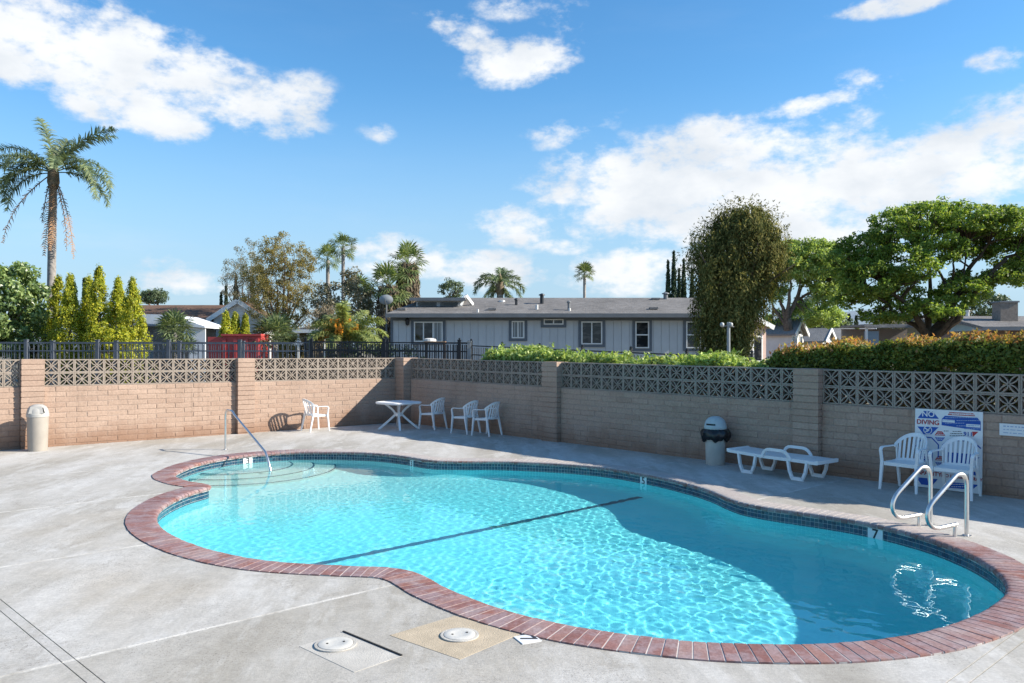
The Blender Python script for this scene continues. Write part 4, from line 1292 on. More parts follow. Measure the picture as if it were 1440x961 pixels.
# ================================================================== FENCES
def fence(label, a, b_, top_a, top_b, mat, post_every, picket_every, post_w=.075, low=.12, rail=.04, knob=True, picket_w=.02, first=0):
    a = Vector(a); b_ = Vector(b_); L = (b_ - a).length
    o = thing('picket_fence', label, 'fence', (a.x, a.y, -.06), math.atan2(b_.y - a.y, b_.x - a.x))
    slope = (top_b - top_a) / L
    T = lambda x: top_a + slope * x + .06
    pm = {}
    hmid = (top_a + top_b) / 2 + .06
    ppm = MB().box((0, 0, (hmid - low) / 2 + low / 2), (picket_w, .02, hmid - low)).mesh('picket', mat)
    n = int(L / picket_every)
    for k in range(n + 1):
        x = k * picket_every
        q_ = link('picket', ppm, o); q_.location = (x, 0, T(x) - hmid - .02)
    psm = MB().box((0, 0, (hmid + .05) / 2), (post_w, post_w, hmid + .05)).box((0, 0, hmid + .06), (post_w + .02, post_w + .02, .03))
    if knob: psm.lathe([(.01, hmid + .07), (.035, hmid + .09), (.035, hmid + .12), (.01, hmid + .14)], 8)
    psm = psm.mesh('post', mat)
    x = first
    while x <= L + .01:
        q_ = link('post', psm, o); q_.location = (x, 0, T(x) - hmid); x += post_every
    for z_ in (-.03, -.32, -(hmid - .3)):
        part('rail', MB().beam((0, .0, T(0) + z_), (L, .0, T(L) + z_), .03, rail), mat, o)
    return o
YF = 28.0
fx = lambda px, Y: (px - CX) / F * Y
fence('slate grey picket fence beyond the sunlit wall, with square posts', (fx(-165, YF), YF), (fx(437.5, YF), YF), 2.335, 2.325, M_fence, 2.485, .155, .11, first=(fx(36.9, YF) - fx(-165, YF)) % 2.485, knob=False)
YG = 30.6
fence('second slate picket fence standing a little behind the first one', (fx(-120, YG), YG), (fx(412, YG), YG), 2.33, 2.30, M_fence, 2.42, .19, .13, first=(fx(74, YG) - fx(-120, YG)) % 2.42, knob=False)
fence('black picket fence running from the slate fence to the ivy below the grey home', (fx(438, 27.6), 27.6), (fx(657, 26.6), 26.6), 2.34, 2.31, M_fenceblk, 2.62, .105, .10, picket_w=.024)
fence('black mesh-like fence close behind the plain black one', (fx(430, 29.6), 29.6), (fx(664, 28.8), 28.8), 2.38, 2.30, M_fenceblk, 3.1, .085, .08, picket_w=.026)
fence('thin black metal fence between the ivy and the grey home', (fx(659, 26.4), 26.4), (fx(1066, 17.6), 17.6), 2.22, 1.93, M_fenceblk, 1.83, .118, .05, picket_w=.014, rail=.035)
gp = thing('fence_post', 'pale grey square post where the black fences meet', 'fence post', (fx(660, 26.2), 26.2, -.06))
part('post', MB().box((0, 0, 1.18), (.12, .12, 2.36)).box((0, 0, 2.38), (.15, .15, .05)), simple('post_grey', (.25, .27, .28), .6), gp)

# ================================================================== HOUSES
def roofmat(name, c1, c2):
    m, t, b = newmat(name)
    g = t.n('ShaderNodeTexCoord'); pos = g.outputs['Object']
    n = t.noise(t.map(pos, scale=(1.2, 5, 5)), 2.2, 6, .7); n2 = t.noise(pos, .5, 4)
    w = t.n('ShaderNodeTexWave', wave_type='BANDS', bands_direction='Z'); t.put(w.inputs[0], pos); w.inputs['Scale'].default_value = 5.5; w.inputs['Distortion'].default_value = 1.2; w.inputs['Detail'].default_value = 3
    c = t.mix(t.ss(n, .35, .65), c1, c2)
    c = t.mix(t.m('MULTIPLY', w.outputs[1], .28), c, tuple(v * .55 for v in c1))
    c = t.mix(1, c, t.n_comb(t.mr(n2, .3, .7, .8, 1.2)), 'MULTIPLY')
    t.put(b.inputs['Base Color'], c); b.inputs['Roughness'].default_value = .95
    b.inputs['Specular IOR Level'].default_value = .15
    bumpify(t, b, t.noise(t.map(pos, scale=(1, 4, 4)), 9, 5), .8, .04)
    return m
R_grey = roofmat('roof_shingle_grey', (.16, .152, .145), (.265, .252, .24))
R_brown = roofmat('roof_shingle_brown', (.14, .085, .06), (.22, .14, .10))
R_pale = roofmat('roof_shingle_pale', (.21, .205, .20), (.30, .29, .28))
M_siding = simple('siding_blue_grey', (.52, .535, .545), .75, 0, .07, 1.5, .2)
M_trimgrey = simple('trim_slate', (.13, .15, .175), .6, 0, .1, 3, .3)
M_fascia = simple('fascia_grey', (.17, .18, .19), .6, 0, .1, 3, .3)
M_white = simple('white_trim_paint', (.74, .74, .72), .55, 0, .06, 3, .3)
M_housewhite = simple('house_white', (.66, .65, .62), .7, 0, .08, 2, .2)
M_housepink = simple('house_peach', (.62, .45, .38), .7, 0, .08, 2, .2)
M_housetaupe = simple('house_taupe', (.36, .32, .30), .7, 0, .08, 2, .2)
M_housegreen = simple('house_sage', (.36, .42, .40), .7, 0, .08, 2, .2)
M_houseblue = simple('house_blue_grey', (.27, .31, .34), .7, 0, .08, 2, .2)
M_awning = simple('awning_white', (.76, .77, .78), .5, 0, .06, 2, .3)
m, t, b = newmat('window_glass'); M_glass = m
g = t.n('ShaderNodeTexCoord')
t.put(b.inputs['Base Color'], t.mix(t.ss(t.noise(t.map(g.outputs['Object'], scale=(1, 1, 2)), 1.6, 3), .45, .62), (.015, .018, .022), (.07, .07, .07)))
b.inputs['Roughness'].default_value = .03; b.inputs['Specular IOR Level'].default_value = .45
m, t, b = newmat('blind_glass'); M_blind = m
g = t.n('ShaderNodeTexCoord')
wv = t.n('ShaderNodeTexWave', wave_type='BANDS', bands_direction='X'); t.put(wv.inputs[0], g.outputs['Object']); wv.inputs['Scale'].default_value = 2.2
t.put(b.inputs['Base Color'], t.mix(wv.outputs[1], (.10, .11, .12), (.34, .36, .37)))
b.inputs['Roughness'].default_value = .08

HYD = 40.0                                          # front of the grey home
hx = lambda px: (px - CX) / F * HYD
hz = lambda py: H - (py - HY) / F * HYD
home = thing('mobile_home', 'long blue-grey mobile home with grey shingle roof beyond the pool wall', 'mobile home', (hx(770), HYD, -.06))
bx0 = hx(770)
X_ = lambda px: hx(px) - bx0
Z_ = lambda py: hz(py) + .06
x0, x1 = X_(549), X_(1020)
ez = Z_(445)
part('wall', MB().box(((x0 + x1) / 2, 4.1, ez / 2), (x1 - x0, 8.0, ez)), M_siding, home)
nbd = 42
bw = (x1 - x0) / nbd
sb = MB().box((0, 0, ez / 2 + .02), (bw - .018, .03, ez - .05)).mesh('siding_board', M_siding)
for k in range(nbd):
    o = link('siding_board', sb, home); o.location = (x0 + (k + .5) * bw, .088, 0)
rf = MB()
ey, ry, by_ = -.45, 4.1, 8.6
rz_, e2 = Z_(419) * 1 + (4.1 / HYD) * (hz(419) - H), Z_(441.5)
rx0, rx1, ins_ = X_(545), X_(1025), 1.5
top_v = [(rx0, ey, e2), (rx1, ey, e2), (rx1 - .2, ry, rz_), (rx0 + ins_, ry, rz_), (rx0, by_, e2), (rx1, by_, e2)]
bot_v = [(x, y, z - .09) for x, y, z in top_v]
rf.add(top_v + bot_v, [(0, 1, 2, 3), (3, 2, 5, 4), (0, 3, 4), (1, 5, 2), (6, 9, 8, 7), (9, 10, 11, 8), (6, 10, 9), (7, 8, 11), (0, 6, 7, 1), (4, 5, 11, 10), (0, 4, 10, 6), (1, 7, 11, 5)])
roof_o = part('roof', rf, R_grey, home)
part('fascia', MB().box(((rx0 + rx1) / 2, ey - .03, e2 - .10), (rx1 - rx0 + .06, .06, .20)), M_fascia, home)
part('soffit_board', MB().box(((x0 + x1) / 2, .045, ez - .10), (x1 - x0 + .04, .05, .22)), M_trimgrey, home)
# raised clerestory at the left end of the roof
yl = 1.5
kx = lambda px: (px - CX) / F * (HYD + yl) - bx0
kz = lambda py: H - (py - HY) / F * (HYD + yl) + .06
cl_ = part('clerestory', MB().box(((kx(585) + kx(650)) / 2, yl + 1.2, kz(432)), (kx(650) - kx(585), 2.4, .9)), M_siding, home)
part('clerestory_roof', MB().prism([(kx(577), yl - .35, kz(420.5)), (kx(577), yl - .35, kz(423)), (kx(577), yl + 2.6, kz(417)), (kx(577), yl + 2.6, kz(414.5)), ], (0, 0, 0), (kx(655) - kx(577), 0, 0)), R_grey, cl_)
part('clerestory_fascia', MB().box(((kx(577) + kx(655)) / 2, yl - .37, kz(421.5)), (kx(655) - kx(577), .05, .16)), M_fascia, cl_)
part('rake_board', MB().beam((kx(655), yl - .1, kz(416)), (kx(664), yl + .4, kz(428)), .12, .16).beam((kx(655), yl - .1, kz(416)), (kx(648), yl - .2, kz(430)), .10, .12), M_white, cl_)
for (a, b2) in ((588, 614), (619, 644)):
    wf = part('window', MB().box(((kx(a) + kx(b2)) / 2, yl - .02, kz(428)), (kx(b2) - kx(a), .06, .20)), M_fascia, home)
    part('pane', MB().box(((kx(a) + kx(b2)) / 2, yl - .04, kz(428)), (kx(b2) - kx(a) - .08, .05, .14)), M_glass, wf)
def homewin(a, b2, t_, bt, panes, vertical, trim=.14, mat=M_glass, name='window', label=None):
    xa_, xb = X_(a), X_(b2); zt, zb = Z_(t_), Z_(bt); cx, cz = (xa_ + xb) / 2, (zt + zb) / 2; w, h_ = xb - xa_, zt - zb
    mb = MB()
    for s_ in (-1, 1):
        mb.box((cx + s_ * (w / 2 + trim / 2), .05, cz), (trim, .05, h_ + 2 * trim))
        mb.box((cx, .052, cz + s_ * (h_ / 2 + trim / 2)), (w, .05, trim))
    wn = part(name, mb, M_trimgrey, home, label)
    fb = MB(); t2_ = .06
    for s_ in (-1, 1):
        fb.box((cx + s_ * (w / 2 - t2_ / 2), .035, cz), (t2_, .07, h_)); fb.box((cx, .037, cz + s_ * (h_ / 2 - t2_ / 2)), (w - 2 * t2_, .07, t2_))
    n = panes
    for k in range(1, n):
        if vertical: fb.box((cx - w / 2 + w * k / n, .034, cz), (t2_, .07, h_ - 2 * t2_))
        else: fb.box((cx, .034, cz - h_ / 2 + h_ * k / n), (w - 2 * t2_, .07, t2_))
    part('frame', fb, M_white, wn)
    for k in range(n):
        if vertical: part('pane', MB().box((cx - w / 2 + w * (k + .5) / n, .055, cz), (w / n - t2_, .02, h_ - .1)), mat[k] if isinstance(mat, list) else mat, wn)
        else: part('pane', MB().box((cx, .055, cz - h_ / 2 + h_ * (k + .5) / n), (w - .1, .02, h_ / n - t2_)), mat[k] if isinstance(mat, list) else mat, wn)
homewin(582, 622.5, 452.5, 481, 3, True, mat=[M_glass, M_glass, M_blind], name='patio_door', label='three-panel sliding patio door')
homewin(719.5, 737.5, 451.5, 476, 2, True, mat=M_blind)
homewin(764.5, 792.5, 448.8, 456.8, 2, True, label='small high horizontal window')
homewin(817.5, 847, 452.2, 484.5, 2, True)
homewin(893.5, 913, 452.2, 490, 2, False)
homewin(965, 986, 452.2, 490, 2, False)
part('corner_board', MB().box((x0 + .06, .06, ez / 2), (.12, .06, ez - .1)), M_trimgrey, home)
part('wall_lantern', MB().lathe([(.03, 0), (.09, .05), (.11, .28), (.05, .36), (.02, .42)], 8, (X_(573), -.06, Z_(458))).box((X_(573), .02, Z_(452)), (.06, .14, .06)), M_fenceblk, home)
def rz_at(px, py):   # point on the front roof slope seen at this pixel
    f = (441.5 - py) / 22.5 * 1.0
    y = ey + (ry - ey) * min(max(f, 0), 1)
    return ((px - CX) / F * (HYD + y) - bx0, y, e2 + (rz_ - e2) * min(max(f, 0), 1))
for (px, py, r_, h_, mt, cap) in ((755, 436, .07, .22, M_housewhite, 0), (762, 428, .10, .42, M_fenceblk, 1), (726, 430, .07, .24, M_fenceblk, 1), (800, 437, .07, .36, M_fascia, 1), (801, 438, .06, .12, M_housewhite, 0), (672, 440, .05, .14, M_housewhite, 0), (706, 425, .16, .06, M_housewhite, 0), (936, 421, .12, .26, M_fascia, 1)):
    c = rz_at(px, py)
    pr = [(r_, -.1), (r_, h_)] + ([(r_ * 1.7, h_ + .01), (r_ * 1.6, h_ + .06), (r_ * .3, h_ + .12)] if cap else [(r_ * .9, h_ + .01)])
    part('roof_vent', MB().lathe(pr, 10, c), mt, home)
for (px, py) in ((565, 437), (692, 437), (919, 436), (922, 422)):
    c = rz_at(px, py)
    part('roof_vent', MB().box((c[0], c[1], c[2] + .05), (.42, .3, .1)), R_pale, home)

def gable(name, label, cat, x, Y, rz, w, d, wh, rh, wall, roof, wins=(), over=.3, trim=M_white):
    """gable end faces local -y; w across, d deep"""
    o = thing(name, label, cat, (x, Y, -.06), rz)
    mb = MB(); mb.prism([(-w / 2, 0, 0), (w / 2, 0, 0), (w / 2, 0, wh), (0, 0, rh), (-w / 2, 0, wh)], (0, 0, 0), (0, d, 0))
    part('wall', mb, wall, o)
    sl_ = (rh - wh) / (w / 2)
    rm = MB()
    for s_ in (-1, 1):
        xe = s_ * (w / 2 + over); ze = wh - over * sl_
        rm.prism([(0, 0, rh + .02), (xe, 0, ze + .02), (xe, 0, ze + .14), (0, 0, rh + .16)], (0, -over, 0), (0, d + over, 0))
    rf_ = part('roof', rm, roof, o)
    tm_ = MB()
    for s_ in (-1, 1):
        xe = s_ * (w / 2 + over); ze = wh - over * sl_
        tm_.beam((0, -over - .03, rh + .06), (xe, -over - .03, ze + .06), .05, .26, Vector((0, -1, 0)) if False else Vector((0, 0, 1)))
    part('rake_board', tm_, trim, o)
    for (wx, wz, ww, wh_) in wins:
        f = part('window', MB().box((wx, -.02, wz), (ww + .2, .06, wh_ + .2)), trim, o)
        part('pane', MB().box((wx, -.045, wz), (ww, .04, wh_)), M_glass, f)
    return o
# right-hand houses
def gx(px, Y): return (px - CX) / F * Y
gable('house', 'peach house end with white-trimmed gable half hidden by the weeping tree', 'house', gx(1058, 45), 45, R(22), 1.9, 9, 3.35, 3.75, M_housepink, R_pale, [(-.42, 2.1, .42, 1.1), (.34, 2.1, .5, 1.3)])
gable('house', 'taupe house with long pale grey roof and white gable right of the peach house', 'house', gx(1122, 56), 56, R(58), 3.6, 9.0, 3.1, 4.0, M_housewhite, R_pale, [(-.8, 2.4, .7, 1.1), (.8, 2.4, .7, 1.1)])
tw = thing('house', 'low taupe house wing with a flat eave beside the white gable', 'house', (gx(1093, 56.5), 56.5, -.06))
part('wall', MB().box((0, 1.5, 1.55), (2.5, 3, 3.1)), M_housetaupe, tw)
part('roof', MB().prism([(-1.5, -.3, 3.1), (-1.5, -.3, 3.25), (-1.5, 3.2, 4.2), (-1.5, 3.2, 4.05)], (0, 0, 0), (3.1, 0, 0)), R_pale, tw)
gable('house', 'small white house with two windows in its gable beyond the hedge', 'house', gx(1164, 66), 66, R(55), 3.2, 8, 2.7, 3.6, M_housewhite, R_pale, [(-.7, 2.0, .6, 1.2), (.7, 2.0, .6, 1.2)])
gable('house', 'blue-grey far house with dark roof just left of the round shrub', 'house', gx(1184, 75), 75, R(65), 3.6, 7, 2.6, 3.6, M_houseblue, R_grey, [(0, 1.9, .8, 1.0)])
gable('house', 'low grey far house right of the round shrub', 'house', gx(1226, 70), 70, R(70), 5, 6, 2.7, 3.7, M_houseblue, R_pale, [(-1, 2, .9, .9), (1, 2, .9, .9)])
cp = thing('carport', 'pale carport with a slim flat roof behind the big tree trunk', 'carport', (gx(1268, 50), 50, -.06))
part('roof', MB().box((0, 2, 3.55), (4.6, 4, .14)).box((0, -.02, 3.52), (4.64, .06, .22)), R_pale, cp)
for s_ in (-1, 1): part('post', MB().box((s_ * 2.1, .2, 1.75), (.12, .12, 3.5)), M_white, cp)
part('back_wall', MB().box((0, 3.8, 1.7), (4.4, .12, 3.4)), M_housetaupe, cp)
part('side_panel', MB().box((-1.75, .3, 1.9), (.9, .06, 2.6)), M_houseblue, cp)
sg_ = thing('mobile_home', 'long sage green mobile home with a low roof right of the big tree', 'mobile home', (gx(1395, 48), 48, -.06))
part('wall', MB().box((0, 2, 1.85), (6.2, 4, 3.7)), M_housegreen, sg_)
part('roof', MB().prism([(-3.4, -.3, 3.62), (-3.4, -.3, 3.78), (-3.4, 4.3, 4.12), (-3.4, 4.3, 3.95)], (0, 0, 0), (6.8, 0, 0)), R_pale, sg_)
part('roof_vent', MB().lathe([(.1, 3.6), (.1, 4.35), (.14, 4.36), (.14, 4.45)], 10, (-.9, 1, 0)), M_housewhite, sg_)
bh = thing('house', 'brown house with dark low roof and a stone chimney at the right edge', 'house', (gx(1432, 38), 38, -.06))
part('wall', MB().box((1.0, 2.5, 1.5), (4.6, 5, 3.0)), simple('house_brown', (.20, .13, .10), .8, 0, .1, 2), bh)
rb = part('roof', MB().prism([(-2.0, -.5, 3.0), (-2.0, -.5, 3.16), (-2.0, 3.0, 3.78), (-2.0, 3.0, 3.6)], (0, 0, 0), (5.6, 0, 0)), R_grey, bh)
part('fascia', MB().box((.8, -.52, 3.06), (5.62, .05, .16)), M_trimgrey, bh)
chm = part('chimney', MB().box((.35, 1.6, 3.75), (.85, .7, 1.3)), simple('chimney_brick', (.24, .20, .17), .9, 0, .25, 8, .1, .5, 20), rb)
part('chimney_cap', MB().box((.35, 1.6, 4.42), (.95, .8, .08)), M_fascia, bh)

# left-hand home with the brown roof
YL = 50
lh = thing('mobile_home', 'mobile home with brown shingle roof behind the golden conifers', 'mobile home', (gx(262, YL), YL, -.06))
part('wall', MB().box((-.6, 3.2, 1.9), (8.6, 6, 3.8)), M_houseblue, lh)
part('roof', MB().prism([(-5.3, -.4, 3.75), (-5.3, -.4, 3.9), (-5.3, 3.2, 4.98), (-5.3, 6.8, 3.9), (-5.3, 6.8, 3.75), (-5.3, 3.2, 4.83)], (0, 0, 0), (8.6, 0, 0)), R_brown, lh)
part('fascia', MB().box((-1.0, -.43, 3.80), (8.7, .06, .2)), M_fascia, lh)
part('awning', MB().prism([(-4.0, -1.7, 3.45), (-4.0, -1.7, 3.52), (-4.0, -.1, 3.78), (-4.0, -.1, 3.70)], (0, 0, 0), (7.0, 0, 0)), R_pale, lh)
gable('house', 'cream gable end with white rake boards beside the brown roof', 'house', gx(335, 49.0), 49.0, R(8), 2.9, 6, 3.95, 4.95, M_housewhite, R_brown, [])
cpt = thing('carport', 'white carport with a sloped metal roof behind the small fan palm', 'carport', (gx(235, 43), 43, -.06))
part('roof', MB().prism([(-2.6, -.2, 3.58), (2.1, -.2, 3.22), (2.1, -.2, 3.30), (.2, -.2, 3.92), (-2.6, -.2, 4.0)], (0, 0, 0), (0, 4, 0)), M_awning, cpt)
part('side_wall', MB().box((1.45, .1, 1.65), (1.15, .08, 3.2)), M_awning, cpt)
part('back_wall', MB().box((-.6, 3.8, 1.6), (3.6, .1, 3.2)), M_trimgrey, cpt)
part('post', MB().box((-2.3, .1, 1.8), (.12, .12, 3.6)), M_white, cpt)
# pale porch in the middle distance
po = thing('porch', 'small pale porch with a flat white-edged roof beside the date palm', 'porch', (gx(437, 40), 40, -.06))
part('roof', MB().box((0, 1.2, 2.98), (1.75, 2.6, .16)).prism([(-.8, .2, 3.06), (-.8, 2.2, 3.06), (-.8, 2.2, 3.30)], (0, 0, 0), (1.2, 0, 0)), R_pale, po)
part('fascia', MB().box((0, -.13, 2.99), (1.8, .05, .17)), M_white, po)
for s_ in (-.62, .05, .66): part('post', MB().box((s_, 0, 1.45), (.1, .1, 2.9)), M_housewhite, po)
part('back_wall', MB().box((0, 1.8, 1.4), (1.5, .1, 2.8)), M_housewhite, po)
# red dumpster
dp = thing('dumpster', 'red ribbed metal dumpster behind the slate fence', 'dumpster', (gx(340, 33), 33, -.06))
M_red = simple('dumpster_red', (.48, .075, .07), .5, 0, .14, 3, .35)
part('body', MB().box((0, .6, 1.36), (1.58, 1.2, 2.72)), M_red, dp)
for k in range(4): part('rib', MB().box((-.70 + k * .45, -.04, 1.3), (.14, .08, 2.5)), M_red, dp)
part('top_rim', MB().box((0, .55, 2.70), (1.64, 1.32, .08)), M_red, dp)
part('side_box', MB().box((-1.10, .5, 1.31), (.60, 1.0, 2.62)), M_red, dp)
# satellite dish on a pole
sd_ = thing('satellite_dish', 'grey satellite dish on a pole left of the grey home', 'satellite dish', (gx(543, 41), 41, -.06))
part('pole', MB().tube([(0, .1, 0), (0, .1, 4.45)], .04, 8), M_fascia, sd_)
dm = MB(); nn = 20
for i in range(5):
    r_ = .36 * i / 4
    for k in range(nn):
        a = 2 * PI * k / nn
        dm.v.append((r_ * math.cos(a), -.10 * (r_ / .36) ** 2 * -1 - .12, 4.62 + r_ * .72 * math.sin(a)))
dm.f = [(i * nn + k, i * nn + (k + 1) % nn, (i + 1) * nn + (k + 1) % nn, (i + 1) * nn + k) for i in range(4) for k in range(nn)]
part('dish', dm, simple('dish_grey', (.26, .28, .29), .5), sd_, smooth=True)
part('feed_arm', MB().tube([(0, .0, 4.35), (0, -.42, 4.55)], .02, 6).box((0, -.43, 4.56), (.06, .08, .06)), M_fascia, sd_)
# lamp post by the weeping tree
lp = thing('lamp_post', 'grey lamp post with two globe heads in front of the weeping tree', 'lamp post', (gx(1024.5, 24), 24, -.06))
part('pole', MB().tube([(0, 0, 0), (0, 0, 2.95)], [.06, .048], 10), simple('galvanised', (.30, .32, .33), .5, .3), lp)
part('arm', MB().tube([(-.2, 0, 2.80), (0, 0, 2.86), (.16, 0, 2.80)], .022, 8), M_fascia, lp)
for s_ in (-.2, .06): part('globe', MB().lathe([(.02, 2.80), (.05, 2.82), (.066, 2.87), (.05, 2.92), (.02, 2.94)], 14, (s_, -.03, 0)), simple('lamp_globe', (.42, .43, .42), .3), lp, smooth=True)
# outdoor table corner seen over the black fence
yt = thing('garden_table', 'small wooden garden table with a white cover in front of the patio door', 'table', (gx(612, 36), 36, -.06))
part('tabletop', MB().box((0, 0, 2.42), (.95, .6, .07)), simple('table_wood', (.34, .20, .11), .6), yt)
for a in (-.4, .4):
    for b2 in (-.22, .22): part('leg', MB().box((a, b2, 1.19), (.07, .07, 2.38)), M_barkdark, yt)
part('cover', MB().lathe([(.30, 2.46), (.28, 2.56), (.12, 2.60), (.02, 2.6)], 14, (-.25, 0, 0)), M_housewhite, yt)

# ================================================================== HILLS
m, t, b = newmat('hill_haze_blue')
g = t.n('ShaderNodeNewGeometry')
t.put(b.inputs['Base Color'], t.mix(t.ss(t.noise(g.outputs['Position'], .012, 6), .4, .6), (.17, .22, .27), (.21, .26, .30)))  # blue of the distant air painted into the hills' base colour
b.inputs['Roughness'].default_value = 1
hm = MB()
nn = 120
for i in range(nn + 1):
    a = R(-75 + 150 * i / nn); Dd = 2600
    h_ = 62 + 26 * math.sin(a * 5 + .6) + 16 * math.sin(a * 13 + 2) + 7 * math.sin(a * 31)
    h_ *= .55 + .45 * (1 if a > .15 else .5)
    hm.v += [(Dd * math.sin(a) * .8, Dd * math.cos(a) * .8, -.5), (Dd * math.sin(a), Dd * math.cos(a), h_ * 1.25), (Dd * math.sin(a) * 1.3, Dd * math.cos(a) * 1.3, -.5)]
hm.f = [(3 * i, 3 * i + 3, 3 * i + 4, 3 * i + 1) for i in range(nn)] + [(3 * i + 1, 3 * i + 4, 3 * i + 5, 3 * i + 2) for i in range(nn)]
tag(part('hills', hm, m, None, smooth=True), kind='structure')

# ================================================================== TREES
def branches(root, segs, mat, name='branches'):
    mb = MB()
    for pts, rs, n in segs: mb.tube(pts, rs, n, False)
    mb.smooth = True
    return part(name, mb, mat, root)
def limb(p0, d0, L, r0, r1, n=6, up=.15, wob=.12, rnd=None):
    rnd = rnd or random
    pts = [Vector(p0)]; d = Vector(d0).normalized()
    for i in range(n):
        d = (d + Vector((rnd.uniform(-wob, wob), rnd.uniform(-wob, wob), rnd.uniform(-wob, wob) + up / n))).normalized()
        pts.append(pts[-1] + d * L / n)
    rs = [r0 + (r1 - r0) * i / n for i in range(n + 1)]
    return pts, rs
def tree(label, loc, trunk_h, trunk_r, crown_c, crown_r, nclump, clump_r, per, size, mat, bark=M_bark, name='tree', cat='tree', nlimb=7, inner=.5, zmin=-1, squash=.75, aspect=.55, bias=.8, seed=1, group=None, droop=0, trunk=True):
    global rng
    rng = np.random.default_rng(seed); rr = random.Random(seed)
    o = thing(name, label, cat, (loc[0], loc[1], -.06), 0, group)
    cc = shell(nclump, crown_c, crown_r, inner, zmin)
    pts, out = clumps(cc, clump_r * (0.7 + .6 * rng.random(len(cc))), per, squash)
    crow = unit(pts - np.array(crown_c))
    leafpart('crown', o, pts, out * .6 + crow * .6, size, mat, aspect=aspect, bias=bias, droop=droop)
    if trunk:
        p, r_ = limb((0, 0, 0), (rr.uniform(-.1, .1), rr.uniform(-.1, .1), 1), trunk_h, trunk_r, trunk_r * .7, 5, 0, .05, rr)
        tr_ = MB(); tr_.tube(p, r_, 10); tr_.smooth = True
        part('trunk', tr_, bark, o)
        segs = []
        for k in range(nlimb):
            tgt = Vector(cc[rr.randrange(len(cc))]); d = tgt - p[-1]
            q_, r2 = limb(p[-1], d + Vector((0, 0, .3)), d.length * .95, trunk_r * .5, trunk_r * .1, 6, -.2, .12, rr)
            segs.append((q_, r2, 7))
            for j in range(3):
                s_ = q_[rr.randrange(2, 6)]; tg2 = Vector(cc[rr.randrange(len(cc))]); d2 = tg2 - s_
                if d2.length < 3: segs.append((*limb(s_, d2, d2.length, trunk_r * .2, trunk_r * .05, 4, 0, .15, rr), 5))
        branches(o, segs, bark)
    return o
# glossy broadleaf at the left edge
o = tree('glossy light-flecked broadleaf bush tree at the left edge behind the fence', (gx(-8, 33), 33), 1.8, .16, (0, 0, 3.6), (2.15, 1.9, 2.25), 150, .42, 150, .16, L_bush, seed=3, inner=.45)
# golden conifers
def thuja(lab, px, Y, toppx, wpx, seed, group='golden conifers'):
    global rng
    rng = np.random.default_rng(seed)
    o = thing('golden_conifer', lab, 'conifer', (gx(px, Y), Y, -.06), 0, group)
    h_ = H - (toppx - HY) / F * Y + .06; w = wpx / F * Y / 2
    n = 230
    tt = rng.random(n) ** .85
    prof = np.interp(tt, [0, .12, .35, .7, .9, 1], [.75, 1, .95, .55, .25, .04])
    a = rng.random(n) * 2 * PI; r_ = prof * w * (.50 + .66 * rng.random(n))
    cc = np.column_stack([r_ * np.cos(a), r_ * np.sin(a), .2 + tt * (h_ - .25)])
    pts, out = clumps(cc, .09 + .15 * (1 - .6 * tt) * rng.random(n), 60, 1.9)
    outw = np.column_stack([pts[:, 0], pts[:, 1], np.full(len(pts), .12)])
    leafpart('foliage', o, pts, unit(outw) * .9 + out * .4, .085, L_thuja, aspect=.45, bias=.8, droop=-1.2)
    # spire tips
    mb = MB().tube([(0, 0, 0), (0, 0, h_ * .96)], [.09, .01], 7); part('trunk', mb, M_bark, o)
for k, (px, Y, tp, wp, lab) in enumerate(((82, 33, 391, 46, 'golden conifer beside the queen palm trunk, leftmost of the tall group'), (99, 32.2, 388, 42, 'golden conifer with a bright narrow spire, second of the tall group'),
        (125, 33, 390, 40, 'golden conifer tucked against the left flank of the tallest spire'), (139, 32.2, 377, 46, 'tallest golden conifer of the group by the fence'),
        (166, 33, 393, 48, 'golden conifer just right of the tallest one'), (186, 32.2, 394, 50, 'golden conifer at the right end of the tall group'),
        (318, 35.0, 441, 32, 'short golden conifer above the left side of the red dumpster'), (331, 35.2, 443, 28, 'short golden conifer above the middle of the red dumpster'), (345, 35.2, 446, 22, 'smallest golden conifer above the right side of the red dumpster'))):
    thuja(lab, px, Y, tp, wp, 40 + k)
tree('low golden shrub in front of the tall golden conifers', (gx(152, 31.4), 31.4), .8, .06, (0, 0, 1.9), (.95, .6, 1.35), 60, .22, 110, .085, L_thuja, name='shrub', cat='shrub', seed=55, nlimb=4)
tree('dark shadowy shrub between the glossy bush and the golden conifers', (gx(58, 34.6), 34.6), .8, .06, (0, 0, 1.9), (1.1, .7, 1.9), 60, .3, 110, .13, L_cyp, name='shrub', cat='shrub', seed=56, nlimb=4)

